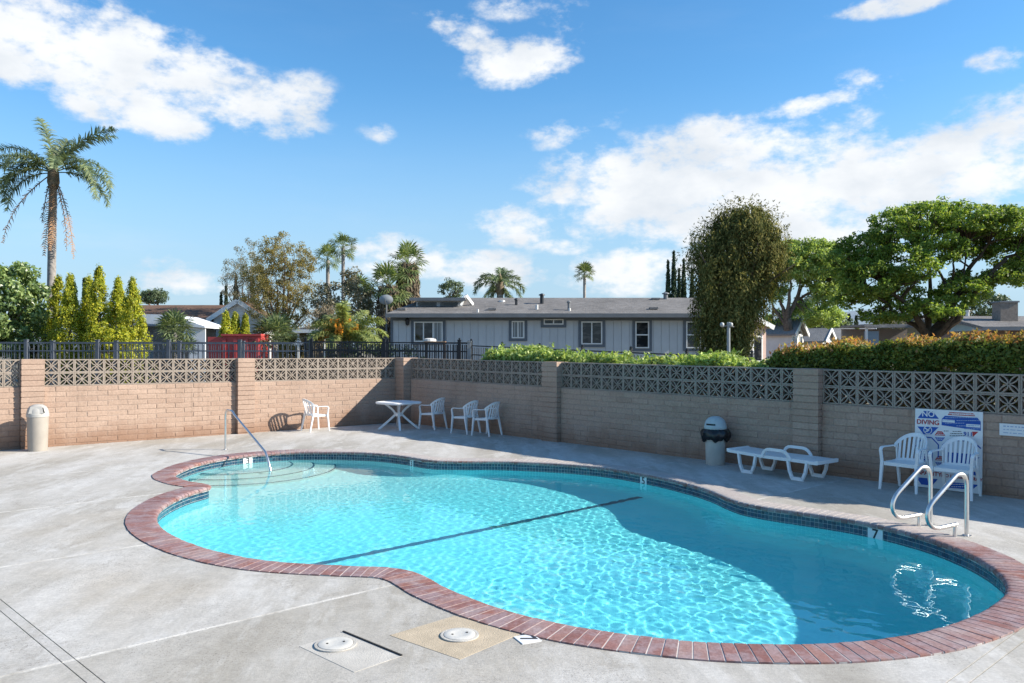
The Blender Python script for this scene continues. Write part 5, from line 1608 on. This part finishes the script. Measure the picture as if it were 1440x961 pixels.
# ---- pinnate palms
def frond_mesh(L, elev, droop, ll, n, mat, seed, drop=.75, wid=.05):
    r = random.Random(seed)
    v = []; f = []
    m_ = 26; pts = []; p = Vector((0, 0, 0))
    for i in range(m_ + 1):
        t_ = i / m_
        a = elev - droop * t_ ** 1.25
        pts.append((p.copy(), a)); p = p + Vector((math.cos(a), 0, math.sin(a))) * L / m_
    mb = MB(); mb.tube([q_[0] for q_ in pts], [.030 * (1 - .85 * i / m_) for i in range(m_ + 1)], 5)
    for k in range(n):
        t_ = .16 + .84 * (k + .5) / n
        i = min(int(t_ * m_), m_ - 1); fr_ = t_ * m_ - i
        c = pts[i][0].lerp(pts[i + 1][0], fr_); a = pts[i][1]
        tan = Vector((math.cos(a), 0, math.sin(a))); upv = Vector((-math.sin(a), 0, math.cos(a)))
        l = ll * (math.sin(PI * min(1, (.12 + .88 * (1 - t_)) ** .8)) ** .5 if t_ > .4 else .55 + .45 * t_ / .4) * r.uniform(.8, 1.1)
        if t_ > .9: l *= .6
        for s_ in (-1, 1):
            d = (Vector((0, s_, 0)) * .8 + tan * r.uniform(.35, .85) + upv * r.uniform(-.55, .65)).normalized()
            e1 = c + d * l * .5; d2 = (d + Vector((0, 0, -drop * r.uniform(.7, 1.6)))).normalized(); e2_ = e1 + d2 * l * .55
            w = tan * wid * .5
            o = len(mb.v)
            mb.v += [tuple(c - w), tuple(c + w), tuple(e1 + w * .9), tuple(e1 - w * .9), tuple(e2_)]
            mb.f += [(o, o + 1, o + 2, o + 3), (o + 3, o + 2, o + 4)]
    me = bpy.data.meshes.new('frond'); me.from_pydata(mb.v, [], mb.f); me.update(); me.materials.append(mat)
    return me
def queen_palm(label, x, Y, trunk_h, tr, fronds, seed, L0, bulge=True, ll=.5, name='queen_palm', bark=M_palmbark, lean=0, leaf=None):
    r = random.Random(seed)
    o = thing(name, label, 'palm tree', (x, Y, -.06))
    tk = MB(); N_ = 26
    tk.tube([(lean * (i / N_) ** 2, 0, trunk_h * i / N_) for i in range(N_ + 1)], [tr * (1.15 - .22 * i / N_) * (1 + (.02 if i % 2 else 0)) for i in range(N_ + 1)], 14); tk.smooth = True
    part('trunk', tk, bark, o)
    if bulge: part('crownshaft', MB().lathe([(tr * .9, trunk_h - .55), (tr * 1.5, trunk_h - .2), (tr * 1.35, trunk_h + .25), (tr * .7, trunk_h + .75), (.03, trunk_h + 1.15)], 12, (lean, 0, 0)), M_skirt, o, smooth=True)
    for (azd, elev, droop, lk, dead) in fronds:
        me = frond_mesh(L0 * lk, R(elev), R(droop), ll * (.55 if dead else 1), 84 if not dead else 34, M_deadfrond if dead else (leaf or L_palm), r.randrange(9999), .5 if not dead else 1.6)
        q_ = link('frond', me, o)
        q_.location = (lean, 0, trunk_h + .25); q_.rotation_euler = (r.uniform(-.2, .2), 0, R(azd))
        if dead: q_['label'] = 'hanging brown dead frond'
    return o
Yq = 38.0
queen_palm('tall queen palm with dead fronds hanging beside its trunk, at the far left', gx(71.5, Yq), Yq, 10.2, .18,
    [(165, 82, 30, .85, 0), (8, 66, 55, 1.05, 0), (20, 62, 62, 1.0, 0), (168, 48, 66, 1.1, 0), (186, 42, 100, 1.1, 0), (196, 32, 120, 1.1, 0), (176, 22, 125, 1.0, 0), (-8, 36, 120, 1.1, 0), (6, 26, 118, 1.0, 0), (-28, 40, 130, 1.05, 0),
     (-14, 20, 115, 1.0, 0), (205, 14, 110, .95, 0), (170, 34, 120, 1.05, 0), (240, 45, 120, .8, 0), (300, 45, 120, .8, 0), (100, 80, 40, .6, 0), (12, 8, 95, .9, 0), (185, -2, 90, .9, 0),
     (-20, -62, 28, 1.25, 1), (-40, -66, 24, 1.15, 1), (180, -38, 52, 1.2, 1), (10, -72, 18, 1.1, 1), (200, -72, 16, .7, 1), (-60, -70, 20, 1.2, 1)], 5, 3.45, lean=.12, ll=.60)
queen_palm('queen palm with drooping fronds rising behind the middle of the grey home roof', gx(703, 62), 62, 6.75, .26,
    [(175, 45, 110, 1, 0), (185, 25, 105, 1.05, 0), (10, 30, 110, 1, 0), (-5, 5, 100, 1, 0), (30, 55, 95, .9, 0), (150, 60, 90, .9, 0), (90, 80, 50, .7, 0), (200, -20, 60, .9, 0), (-20, -35, 50, .9, 0), (250, 50, 100, .8, 0), (290, 40, 110, .9, 0), (120, 30, 110, .8, 0), (60, 70, 70, .8, 0), (160, -45, 40, .8, 0), (15, -50, 40, .85, 0)], 9, 2.35, ll=.62)
# ---- date palm with orange fruit stalks
dpx = queen_palm('bushy date palm with orange fruit clusters above the black fence', gx(483, 34), 34, 2.2, .24,
    [(a, e, d, l, 0) for a, e, d, l in ((90, 80, 40, 1), (60, 70, 60, 1), (130, 66, 70, 1), (20, 58, 80, 1.05), (0, 45, 90, 1.05), (-10, 30, 90, 1.05), (5, 15, 85, 1), (-25, 40, 95, 1), (-40, 20, 90, .95), (160, 58, 85, .9), (180, 44, 95, .9), (195, 28, 90, .85), (220, 40, 95, .9), (240, 60, 80, .95), (270, 75, 60, 1), (300, 55, 85, 1), (320, 35, 95, 1), (260, 30, 95, .9), (345, 60, 75, 1.05), (30, 30, 90, 1), (100, 50, 90, .9))], 12, 2.0, bulge=False, ll=.42, name='date_palm', bark=M_skirt, leaf=L_date)
for k, (a, e, l) in enumerate(((200, 50, .62), (240, 62, .6), (165, 35, .66), (300, 68, .55), (190, 15, .6), (265, 38, .55), (330, 45, .5), (215, 28, .5))):
    rr = random.Random(k); mb = MB()
    for j in range(36):
        d = Vector((math.cos(R(a)) * math.cos(R(e)), math.sin(R(a)) * math.cos(R(e)), math.sin(R(e))))
        c = d * (l + rr.uniform(.15, .5)) + Vector((rr.uniform(-.16, .16), rr.uniform(-.12, .12), rr.uniform(-.22, .10)))
        mb.beam(d * .2, c, .008, .008); mb.box(c, (.055, .055, .07))
    q_ = part('fruit_cluster', mb, M_orange, dpx); q_.location = (0, 0, 2.45)
# ---- fan palms
def fan_mesh(r_, pet, n, mat, seed, droop=.5):
    rr = random.Random(seed); mb = MB()
    mb.tube([(0, 0, 0), (pet * .6, 0, .02), (pet, 0, 0)], [.022, .016, .012], 4)
    for k in range(n):
        a = R(-115 + 230 * k / (n - 1)); l = r_ * (1 - .25 * (abs(a) / R(115)) ** 2) * rr.uniform(.9, 1.08)
        d = Vector((math.cos(a), math.sin(a), .12 * math.cos(k * 3.1))); s_ = Vector((-math.sin(a), math.cos(a), 0))
        b0 = Vector((pet, 0, 0)); m1 = b0 + d * l * .62; m2 = m1 + (d + Vector((0, 0, -droop * rr.uniform(.6, 1.6)))).normalized() * l * .42
        w = .30 * l * math.tan(R(230 / n / 2)) * 2
        o = len(mb.v)
        mb.v += [tuple(b0), tuple(m1 - s_ * w), tuple(m1 + s_ * w), tuple(m2)]
        mb.f += [(o, o + 1, o + 2), (o + 1, o + 3, o + 2)]
    me = bpy.data.meshes.new('frond'); me.from_pydata(mb.v, [], mb.f); me.update(); me.materials.append(mat)
    return me
def fan_palm(label, x, Y, crown_z, trunk_r, fr_, pet, nf, seed, skirt=0, lo=-50, base_z=0, group=None, mat=L_palmfar, trunk_mat=M_palmbark):
    r = random.Random(seed)
    o = thing('fan_palm', label, 'palm tree', (x, Y, -.06), 0, group)
    cz = crown_z + .06
    part('trunk', MB().tube([(0, 0, 0), (0, 0, cz * .5), (0, 0, cz)], [trunk_r * 1.25, trunk_r, trunk_r], 10), trunk_mat, o, smooth=True)
    ms = [fan_mesh(fr_, pet, 20, mat, seed * 10 + k) for k in range(4)]
    for k in range(nf):
        q_ = link('frond', ms[k % 4], o)
        el_ = lo + (88 - lo) * (k + .5) / nf
        q_.location = (0, 0, cz); q_.rotation_euler = (r.uniform(-.5, .5), -R(el_), R(k * 137.5 + r.uniform(-15, 15)))
        s_ = r.uniform(.85, 1.1); q_.scale = (s_, s_, s_)
    if skirt:
        global rng
        rng = np.random.default_rng(seed)
        n = 2600; a = rng.random(n) * 2 * PI; tt = rng.random(n)
        rad = (trunk_r + .08 + .34 * np.sin(np.clip(tt, 0, 1) * PI * .62 + .55)) * (.7 + .4 * rng.random(n))
        c = np.column_stack([rad * np.cos(a), rad * np.sin(a), cz - tt * skirt])
        out = np.column_stack([np.cos(a), np.sin(a), np.full(n, .1)])
        leafpart('dead_frond_skirt', o, c, out, .42, M_skirt, aspect=.16, bias=.9, droop=3.0)
    return o
fan_palm('tallest fan palm with a slim trunk above the grey-green tree', gx(482.5, 70), 70, 10.8, .15, .72, .80, 22, 1, lo=-50)
fan_palm('shorter fan palm showing beside the tallest one, over the bare tree', gx(461, 72), 72, 9.9, .17, .75, .85, 20, 2, lo=-45)
fan_palm('low dark fan palm peeping right of the grey-green tree', gx(505, 66), 66, 7.0, .2, .8, .5, 18, 3, lo=-30)
fan_palm('thick fan palm with a long brown skirt behind the satellite dish', gx(546, 46), 46, 5.55, .24, .70, .85, 30, 4, skirt=3.3, lo=-60)
fan_palm('taller skirted fan palm immediately right of the satellite dish palm', gx(573.5, 47.5), 47.5, 7.0, .22, .68, .80, 28, 5, skirt=2.9, lo=-60)
fan_palm('solitary thin fan palm far behind the right half of the grey home', gx(822, 110), 110, 12.1, .20, 1.05, .85, 20, 6, lo=-35)
fan_palm('small fan palm in front of the white carport', gx(246, 34), 34, 2.75, .10, .55, .5, 26, 7, lo=-35, mat=L_palm)
fan_palm('broad low fan palm right of the red dumpster', gx(386, 34), 34, 2.45, .14, .66, .62, 30, 8, lo=-25, mat=L_palm)
fan_palm('tiny young fan palm under the small carport palm', gx(262, 33.5), 33.5, 2.0, .07, .36, .3, 14, 9, lo=-20, mat=L_palm)

# ---- the half-bare tree
def bare_tree(label, x, Y, h_, spread, seed, mat, ntip, per, size, bark=M_bark, lean=0, extra=None, name='tree', levels=4, clump_r=.3):
    global rng
    rng = np.random.default_rng(seed); rr = random.Random(seed)
    o = thing(name, label, 'tree', (x, Y, -.06))
    segs = []; tips = []
    def grow(p, d, L, r0, lv):
        q_, rs = limb(p, d, L, r0, r0 * .55, 4, .25, .16, rr)
        segs.append((q_, rs, 6 if lv < 2 else 4))
        if lv >= 2: tips.extend([tuple(v_) for v_ in q_[2:]])
        if lv >= levels: return
        for k in range(3 if lv else 5):
            dd = (q_[-1] - q_[-2]).normalized()
            a = rr.uniform(0, 2 * PI) if lv else 2 * PI * k / 5 + rr.uniform(-.3, .3)
            sp = rr.uniform(.35, .75) * spread
            nd = (dd + Vector((math.cos(a) * sp, math.sin(a) * sp, rr.uniform(-.05, .25)))).normalized()
            grow(q_[rr.choice((-1, -1, -2))], nd, L * rr.uniform(.62, .82), r0 * .56, lv + 1)
    grow(Vector((0, 0, 0)), Vector((lean, 0, 1)), h_ * .30, h_ * .022, 0)
    tm_ = MB(); tm_.tube(segs[0][0], segs[0][1], 9); tm_.smooth = True
    part('trunk', tm_, bark, o)
    branches(o, segs[1:], bark)
    tips = np.array(tips)
    sel = tips[rng.integers(0, len(tips), ntip)]
    pts, out = clumps(sel, clump_r, per)
    leafpart('crown', o, pts, out, size, mat, aspect=.5, bias=.4)
    return o
tree('half-bare olive-brown tree behind the red dumpster', (gx(394, 48), 48), 2.4, .17, (0, 0, 6.0), (2.35, 1.8, 3.1), 380, .27, 88, .088, L_olive, seed=21, nlimb=16, inner=.25, squash=.9, aspect=.5, bias=.4)
tree('leafless grey twiggy tree left of the olive-brown one', (gx(346, 51), 51), 2.4, .15, (0, 0, 6.1), (1.55, 1.3, 2.9), 170, .28, 80, .09, L_grey, seed=22, nlimb=18, inner=.3, squash=.9, aspect=.35, bias=.3)
tree('grey-green bushy tree behind the date palm', (gx(487, 47), 47), 2.2, .2, (0, 0, 4.3), (2.0, 1.7, 2.4), 110, .42, 110, .15, L_grey, seed=24, droop=.5)
tree('dry twiggy brown shrub behind the orange fruit of the date palm', (gx(455, 41), 41), 1.2, .1, (0, 0, 2.6), (1.3, .9, 1.75), 80, .35, 80, .12, L_dry, name='shrub', cat='shrub', seed=25, aspect=.25)
tree('mid green shrub between the red dumpster palm and the porch', (gx(408, 42), 42), 1.0, .08, (0, 0, 2.1), (1.0, .8, 1.3), 50, .3, 90, .12, L_olive, name='shrub', cat='shrub', seed=26)
tree('dark hedge mass along the black fence below the date palm', (gx(520, 33), 33), .7, .06, (0, 0, 1.2), (2.4, .7, 1.15), 80, .35, 90, .12, L_cyp, name='shrub', cat='shrub', seed=27)
# ---- far small trees along the skyline
for k, (px, py, Y, rx, rz_2, lab) in enumerate(((635, 408, 75, 1.15, 1.1, 'rounded tree top showing over the clerestory of the grey home'), (218, 416, 95, 1.6, .9, 'faint rounded tree over the brown roof at the left'), (203, 420, 98, .9, .7, 'small faint tree left of the one over the brown roof'),
        (1388, 434, 68, 1.9, 1.6, 'dense round tree between the big tree and the chimney'), (1255, 462, 95, 2.2, 1.3, 'pale low tree under the left side of the big tree'), (1283, 462, 92, 2.0, 1.4, 'second pale low tree under the big tree'), (1165, 455, 90, 2.4, 1.6, 'low tree in front of the blue hills'), (1140, 440, 82, 2.2, 2.0, 'small green tree between the light tree and the white gable'), (1335, 448, 75, 2, 1.2, 'low brownish tree behind the sage mobile home'))):
    cz = H - (py - HY) / F * Y
    tree(lab, (gx(px, Y), Y), max(cz - rz_2, 1), .15, (0, 0, cz), (rx, rx * .8, rz_2), 60, rx * .26, 70, rx * .11, L_far if k not in (4, 5, 8) else L_grey, seed=60 + k, nlimb=5)
tree('rounded clipped shrub tree standing before the far houses', (gx(1203, 58), 58), 2.3, .12, (0, 0, 2.75), (.85, .8, .85), 50, .24, 110, .1, L_hedge, name='shrub', cat='shrub', seed=75)
# ---- cypresses
def cypress(lab, px, Y, tp, wpx, seed, group='dark cypress spires'):
    global rng
    rng = np.random.default_rng(seed)
    o = thing('cypress', lab, 'cypress', (gx(px, Y), Y, -.06), 0, group)
    h_ = H - (tp - HY) / F * Y; w = wpx / F * Y / 2
    n = 3200; tt = rng.random(n)
    prof = np.interp(tt, [0, .1, .45, .8, 1], [.7, 1, .95, .5, .03])
    a = rng.random(n) * 2 * PI; r_ = w * prof * (.75 + .35 * rng.random(n))
    c = np.column_stack([r_ * np.cos(a), r_ * np.sin(a), .2 + tt * (h_ - .2)])
    leafpart('foliage', o, c, np.column_stack([np.cos(a), np.sin(a), np.full(n, .2)]), .34, L_cyp, aspect=.4, droop=-2)
    part('trunk', MB().tube([(0, 0, 0), (0, 0, h_ * .9)], [.14, .02], 6), M_barkdark, o)
for k, (px, Y, tp, wp, lab) in enumerate(((939.5, 80, 366, 9, 'cypress spire at the left end of the row behind the grey home'), (947.5, 80, 353, 10.5, 'tallest cypress spire of the row behind the grey home'), (955, 82, 378, 7, 'short cypress spire hidden between two taller ones'), (961.5, 80, 364, 9.5, 'cypress spire just right of the short middle one'), (973, 80, 380, 8, 'cypress spire brushing the edge of the weeping tree'),
        (331.5, 85, 385, 8, 'dark cypress left of the leafless tree, taller of that cluster'), (318, 88, 402, 7, 'middle small cypress over the brown roof'), (311, 88, 411, 6, 'shortest cypress over the brown roof'), (355, 86, 388, 8, 'cypress seen through the leafless twigs'), (118, 80, 392, 5, 'thin dark cypress tip between the golden conifers'),
        (1181, 92, 447, 6, 'small far cypress before the blue hills'), (1194, 90, 442, 9, 'far cypress right of the small one before the hills'), (1204, 90, 444, 8, 'rightmost far cypress before the hills'))):
    cypress(lab, px, Y, tp, wp, 90 + k)
# ---- the weeping tree
def weeping():
    global rng
    rng = np.random.default_rng(31); rr = random.Random(31)
    Y = 30; o = thing('weeping_tree', 'tall dense weeping tree with hanging strands, hiding the grey home right end', 'tree', (gx(1040, Y), Y, -.06))
    prof_z = [.6, 1.4, 2.4, 3.6, 4.8, 5.8, 6.7, 7.3, 7.75]; prof_l = [-.85, -1.05, -1.3, -1.55, -1.75, -1.8, -1.3, -.75, -.15]; prof_r = [.05, .10, .2, .68, 1.18, 1.45, 1.5, 1.08, .42]
    n = 2600
    zt = 1.0 + 6.5 * rng.random(n) ** .75
    a = rng.random(n) * 2 * PI
    lo, hi = np.interp(zt, prof_z, prof_l), np.interp(zt, prof_z, prof_r)
    cx, hw = (lo + hi) / 2, (hi - lo) / 2
    rad = .45 + .57 * rng.random(n) ** .7
    lump = 1 + .14 * np.sin(a * 3 + zt * 1.7) + .10 * np.sin(a * 7 - zt * 2.9) + .08 * rng.normal(size=n)
    cc = np.column_stack([cx + hw * rad * lump * np.cos(a), 1.3 * hw / 1.6 * rad * lump * np.sin(a), zt])
    per = 34
    ln_ = (.5 + .9 * rng.random(n))
    tt = rng.random((n, per))
    jit = rng.normal(size=(n, per, 3)) * np.array([.07, .07, .05])
    pts = cc[:, None] + jit
    pts[..., 2] -= tt * ln_[:, None]
    pts[..., 0] += (np.cos(a) * .10)[:, None] * np.sin(tt * 3); pts = pts.reshape(-1, 3)
    pts = pts[pts[:, 2] > .5]
    out = np.column_stack([pts[:, 0], pts[:, 1] * 1.2, np.full(len(pts), .5)])
    leafpart('crown', o, pts, unit(out), .125, L_weep, aspect=.32, bias=1.3, droop=2.0)
    # wispy outer sprigs
    n2 = 420; zz_ = 4.2 + 3.6 * rng.random(n2); a = rng.random(n2) * 2 * PI
    lo, hi = np.interp(zz_, prof_z, prof_l), np.interp(zz_, prof_z, prof_r)
    c2 = np.column_stack([(lo + hi) / 2 + (hi - lo) / 2 * 1.05 * np.cos(a), (hi - lo) / 2 * .85 * np.sin(a), zz_])
    d = unit(np.column_stack([np.cos(a), np.sin(a), rng.normal(size=n2) * .6 + .2]))
    tt = rng.random((n2, 9, 1)); p2 = (c2[:, None] + d[:, None] * tt * .42 + rng.normal(size=(n2, 9, 3)) * .02).reshape(-1, 3)
    leafpart('outer_sprigs', o, p2, rng.normal(size=p2.shape), .095, L_weep, aspect=.3, bias=.3)
    p, r_ = limb((.1, 0, 0), (-.05, 0, 1), 3.2, .22, .16, 6, 0, .06, rr)
    tm_ = MB().tube(p, r_, 10); tm_.smooth = True; part('trunk', tm_, M_bark, o)
    branches(o, [(*limb(p[-1], (rr.uniform(-.8, .8), rr.uniform(-.6, .6), 1), 3.0, .11, .02, 6, 0, .15, rr), 6) for k in range(9)], M_bark)
weeping()
# ---- light green tree with forked limbs
def forked(label, x, Y, limbs, clumps_, size, mat, bark, seed, clump_r, per, name='tree', trunk=None, squash=.7, fine=2, bias=.8):
    global rng
    rng = np.random.default_rng(seed); rr = random.Random(seed)
    o = thing(name, label, 'tree', (x, Y, -.06))
    segs = []
    for pts, r0, r1 in limbs:
        pp = []
        pv = [Vector(q_) for q_ in pts]
        for a, b2 in zip(pv[:-1], pv[1:]):
            for k in range(4):
                pp.append(a.lerp(b2, k / 4) + Vector((rr.uniform(-1, 1), rr.uniform(-1, 1), rr.uniform(-1, 1))) * r0 * .35)
        pp.append(pv[-1])
        segs.append((pp, [r0 + (r1 - r0) * i / (len(pp) - 1) for i in range(len(pp))], 8))
    tm_ = MB(); tm_.tube(segs[0][0], segs[0][1], 12); tm_.smooth = True
    part('trunk', tm_, bark, o)
    cc = np.array(clumps_, float)
    extra = []
    ends = [v_ for s_ in segs[1:] for v_ in s_[0][4:]]
    for c in cc[::2]:
        cv = Vector(c[:3]); s_ = min(ends, key=lambda e: (e - cv).length); d = cv - s_
        if .3 < d.length < 2.2: extra.append((*limb(s_, d, d.length, .035, .008, 4, 0, .2, rr), 4))
    branches(o, segs[1:] + extra, bark)
    pts, out = clumps(cc[:, :3], clump_r * (.65 + .7 * rng.random(len(cc))), per, squash)
    leafpart('crown', o, pts, out * .7 + np.array([0, 0, .35]), size, mat, aspect=.5, bias=bias)
    return o
def crown_from_blobs(blobs, per_blob, seed, inner=.55):
    """blobs: photo-like lobes (cx, cy, cz, rx, ry, rz); clump centres on their shells"""
    r = np.random.default_rng(seed); out = []
    for (cx, cy, cz, rx, ry, rz2) in blobs:
        k = int(per_blob * rx * rz2)
        d = unit(r.normal(size=(k, 3))); rad = inner + (1 - inner) * r.random((k, 1)) ** .5
        out.append(np.array((cx, cy, cz)) + d * rad * np.array((rx, ry, rz2)))
    return np.vstack(out)
Yl = 55; sx = Yl / F
bl = [((px - 1108) * sx, dy_, H - (py - HY) / F * Yl, rx * sx, rx * sx * .8, rz2 * sx) for px, py, rx, rz2, dy_ in ((1130, 370, 42, 30, 0), (1110, 358, 26, 22, .6), (1155, 385, 30, 28, -.4), (1090, 400, 20, 22, .2), (1165, 412, 22, 20, 0), (1140, 440, 28, 16, .8), (1160, 445, 20, 14, -.6), (1098, 450, 16, 18, 1.2), (1145, 352, 25, 18, -.3), (1170, 360, 20, 20, .4))]
lp_ = lambda px, py, dy_=0: ((px - 1108) * sx, dy_, H - (py - HY) / F * Yl)
forked('light green tree with several bare grey limbs right of the weeping tree', gx(1108, Yl), Yl, [([(0, 0, 0), lp_(1108, 465), lp_(1106, 450)], .36, .30), ([lp_(1106, 452), lp_(1100, 425, .2), lp_(1094, 395, .4)], .17, .05), ([lp_(1106, 452), lp_(1108, 420, -.3), lp_(1112, 385, -.2)], .17, .05), ([lp_(1107, 450), lp_(1118, 425), lp_(1134, 395, .3)], .17, .05), ([lp_(1108, 448), lp_(1122, 420, .4), lp_(1148, 408, .3), lp_(1165, 395)], .14, .04), ([lp_(1104, 455), lp_(1090, 430, .5), lp_(1084, 405, .5)], .12, .04), ([lp_(1114, 432), lp_(1124, 405), lp_(1128, 380)], .1, .03)],
       crown_from_blobs(bl, 34, 5), .17, L_light, M_bark, 33, .42, 95)
# ---- the big spreading tree
Yb = 28; sb_ = Yb / F
bp = lambda px, py, dy_=0: ((px - 1310) * sb_, dy_, H - (py - HY) / F * Yb)
bl = [(*bp(px, py, dy_), rx * sb_, ry_, rz2 * sb_) for px, py, rx, rz2, dy_, ry_ in ((1262, 318, 42, 28, 0, 1.2), (1310, 305, 48, 24, .3, 1.4), (1355, 308, 48, 24, -.2, 1.3), (1402, 312, 48, 26, .2, 1.4), (1445, 318, 40, 30, 0, 1.2), (1220, 345, 36, 24, .2, 1.1), (1192, 368, 28, 26, 0, .9), (1218, 392, 40, 26, -.4, 1.1),
      (1205, 415, 26, 16, .3, .8), (1262, 372, 40, 26, -.7, 1.0), (1275, 405, 34, 20, .6, .9), (1262, 436, 30, 15, 0, .8), (1232, 440, 20, 10, .3, .6), (1310, 350, 34, 18, -.6, .9), (1340, 410, 34, 18, -.4, .9), (1305, 432, 34, 15, -.8, .8), (1372, 392, 34, 16, .3, .9), (1412, 390, 34, 14, -.3, .9), (1445, 380, 36, 18, 0, 1.0), (1430, 352, 34, 20, .5, 1.0), (1335, 440, 22, 12, .4, .6), (1390, 345, 26, 14, .8, .8), (1470, 345, 30, 30, 0, 1.0), (1350, 345, 20, 12, .7, .6))]
forked('large spreading tree with dense dark green crown at the right, above the hedge', gx(1310, Yb), Yb,
       [([(0, 0, 0), bp(1309, 492), bp(1308, 470)], .40, .33), ([bp(1306, 476), bp(1292, 455, -.2), bp(1268, 425, -.3), bp(1240, 395)], .15, .04), ([bp(1308, 474), bp(1330, 445, .2), bp(1352, 415, .2), bp(1372, 375, .3), bp(1390, 340)], .17, .04), ([bp(1310, 474), bp(1336, 448, -.4), bp(1362, 405, -.5), bp(1400, 368, -.4), bp(1440, 345)], .16, .03),
        ([bp(1307, 472), bp(1310, 440, .3), bp(1318, 400, .4), bp(1310, 350, .3)], .13, .03), ([bp(1334, 425, .1), bp(1330, 400), bp(1312, 370, -.1), bp(1290, 350)], .07, .02), ([bp(1336, 410, .2), bp(1340, 385), bp(1342, 350)], .06, .02), ([bp(1345, 420, .2), bp(1380, 395, .1), bp(1425, 375)], .07, .02), ([bp(1280, 437, -.2), bp(1250, 425), bp(1215, 405)], .06, .02), ([bp(1304, 470), bp(1288, 450, .5), bp(1270, 410, .7), bp(1262, 360, .5)], .11, .03), ([bp(1312, 472, -.2), bp(1322, 452, -.6), bp(1338, 432, -.6)], .10, .04), ([bp(1352, 400), bp(1356, 375), bp(1360, 340)], .05, .015)],
       crown_from_blobs(bl, 95, 8, .5), .105, L_big, M_barkdark, 34, .25, 86, squash=.65)
# ================================================================== HEDGES BEHIND THE SHADED WALL
def wallrow(label, name, cat, px0, px1, off0, off1, ztop, zbot, ncl, per, size, mat, seed, clr, topmat=None, topfrac=0):
    """a hedge running behind the shaded wall between two photo columns; ztop(px) gives its height"""
    global rng
    rng = np.random.default_rng(seed)
    s0, s1 = s_of(px0), s_of(px1)
    back = Vector((.746, .666))
    org = C0 + UR * s0
    o = thing(name, label, cat, (org.x, org.y, -.06), math.atan2(UR.y, UR.x))
    Lh = s1 - s0
    x = rng.random(ncl) * Lh
    side = rng.random(ncl)
    zt = np.array([ztop(v_ / Lh) for v_ in x]) + .06
    depth_ = off1 - off0
    y = np.where(side < .42, off0 + .12 * rng.random(ncl), off0 + depth_ * rng.random(ncl))
    z = np.where(side < .42, zbot + (zt - zbot) * rng.random(ncl) ** .7, zt - .14 * rng.random(ncl))
    z -= .25 * (np.abs((y - off0) / depth_ - .5) * 2) ** 3 * (side >= .42)
    cc = np.column_stack([x, y, z])
    pts, out = clumps(cc, clr * (.6 + .8 * rng.random(ncl)), per, .8)
    leafpart('foliage', o, pts, out + np.array([0, -.4, .5]), size, mat, aspect=.5, bias=.7)
    if topmat:
        n = int(ncl * topfrac)
        x = rng.random(n) * Lh; zt = np.array([ztop(v_ / Lh) for v_ in x]) + .06
        # new growth stands up in loose sprays, patchily
        keep = np.sin(x * 2.1) + np.sin(x * 5.3 + 1) + rng.normal(size=n) * .7 > -.5
        x, zt = x[keep], zt[keep]; n = len(x)
        y = off0 + depth_ * rng.random(n)
        tt = rng.random((n, 14)); hgt = .10 + .16 * rng.random(n)
        p = np.stack([x[:, None] + rng.normal(size=(n, 14)) * .035, y[:, None] + rng.normal(size=(n, 14)) * .035, zt[:, None] - .08 + tt * hgt[:, None]], -1).reshape(-1, 3)
        leafpart('new_growth', o, p, rng.normal(size=p.shape) + np.array([0, -.5, .3]), size * 1.05, topmat, aspect=.45, bias=.5, droop=-1.2)
    st_ = MB()
    rr = random.Random(seed)
    for k in range(int(Lh / .45)):
        xx = .2 + k * .45; yy = (off0 + off1) / 2
        st_.tube([(xx, yy, 0), (xx + rr.uniform(-.1, .1), yy, zbot + .3)], [.03, .012], 5)
    part('stems', st_, M_bark, o)
    return o
wallrow('bright green ivy-like hedge spilling over the shaded wall below the grey home', 'ivy_hedge', 'hedge', 664, 1075, .26, 1.35, lambda f: np.interp(f, [0, .03, .1, .25, .4, .6, .75, .85, .93, 1], [1.80, 1.98, 2.06, 2.03, 1.90, 1.84, 1.86, 1.92, 1.82, 1.72]) + .05 * math.sin(f * 40) + .03 * math.sin(f * 97), 1.40, 1500, 28, .085, L_ivy, 71, .12, L_ivy, .22)
wallrow('clipped photinia hedge with reddish new leaves along the top of the shaded wall', 'hedge', 'hedge', 1064, 1580, .32, 1.25, lambda f: np.interp(f, [0, .03, .08, .3, .6, 1], [1.74, 1.98, 2.06, 2.14, 2.22, 2.28]) + .035 * math.sin(f * 33) + .02 * math.sin(f * 81), 1.2, 3600, 30, .062, L_hedge, 72, .11, L_hedgered, .2)

# ================================================================== FAR WOODS, past both edges of the view
rng = np.random.default_rng(88)
n = 900
a = np.radians(np.where(rng.random(n) < .5, -1, 1) * (37 + 45 * rng.random(n)))
Dw = 95 + 50 * rng.random(n)
hh = 3.2 + 2.2 * np.sin(a * 23) * np.cos(a * 9) + 2.0 * rng.random(n)
cc = np.column_stack([Dw * np.sin(a), Dw * np.cos(a), .5 + (hh - .5) * rng.random(n) ** .6])
pts, out = clumps(cc, 1.5, 26, .8)
v, q = leaves(pts, out + np.array([0, 0, .4]), .75, aspect=.6, bias=.7)
tag(link('far_woods', npmesh('far_woods', v, q, L_far)), 'low mass of distant trees past the houses', 'woods', None, 'stuff')
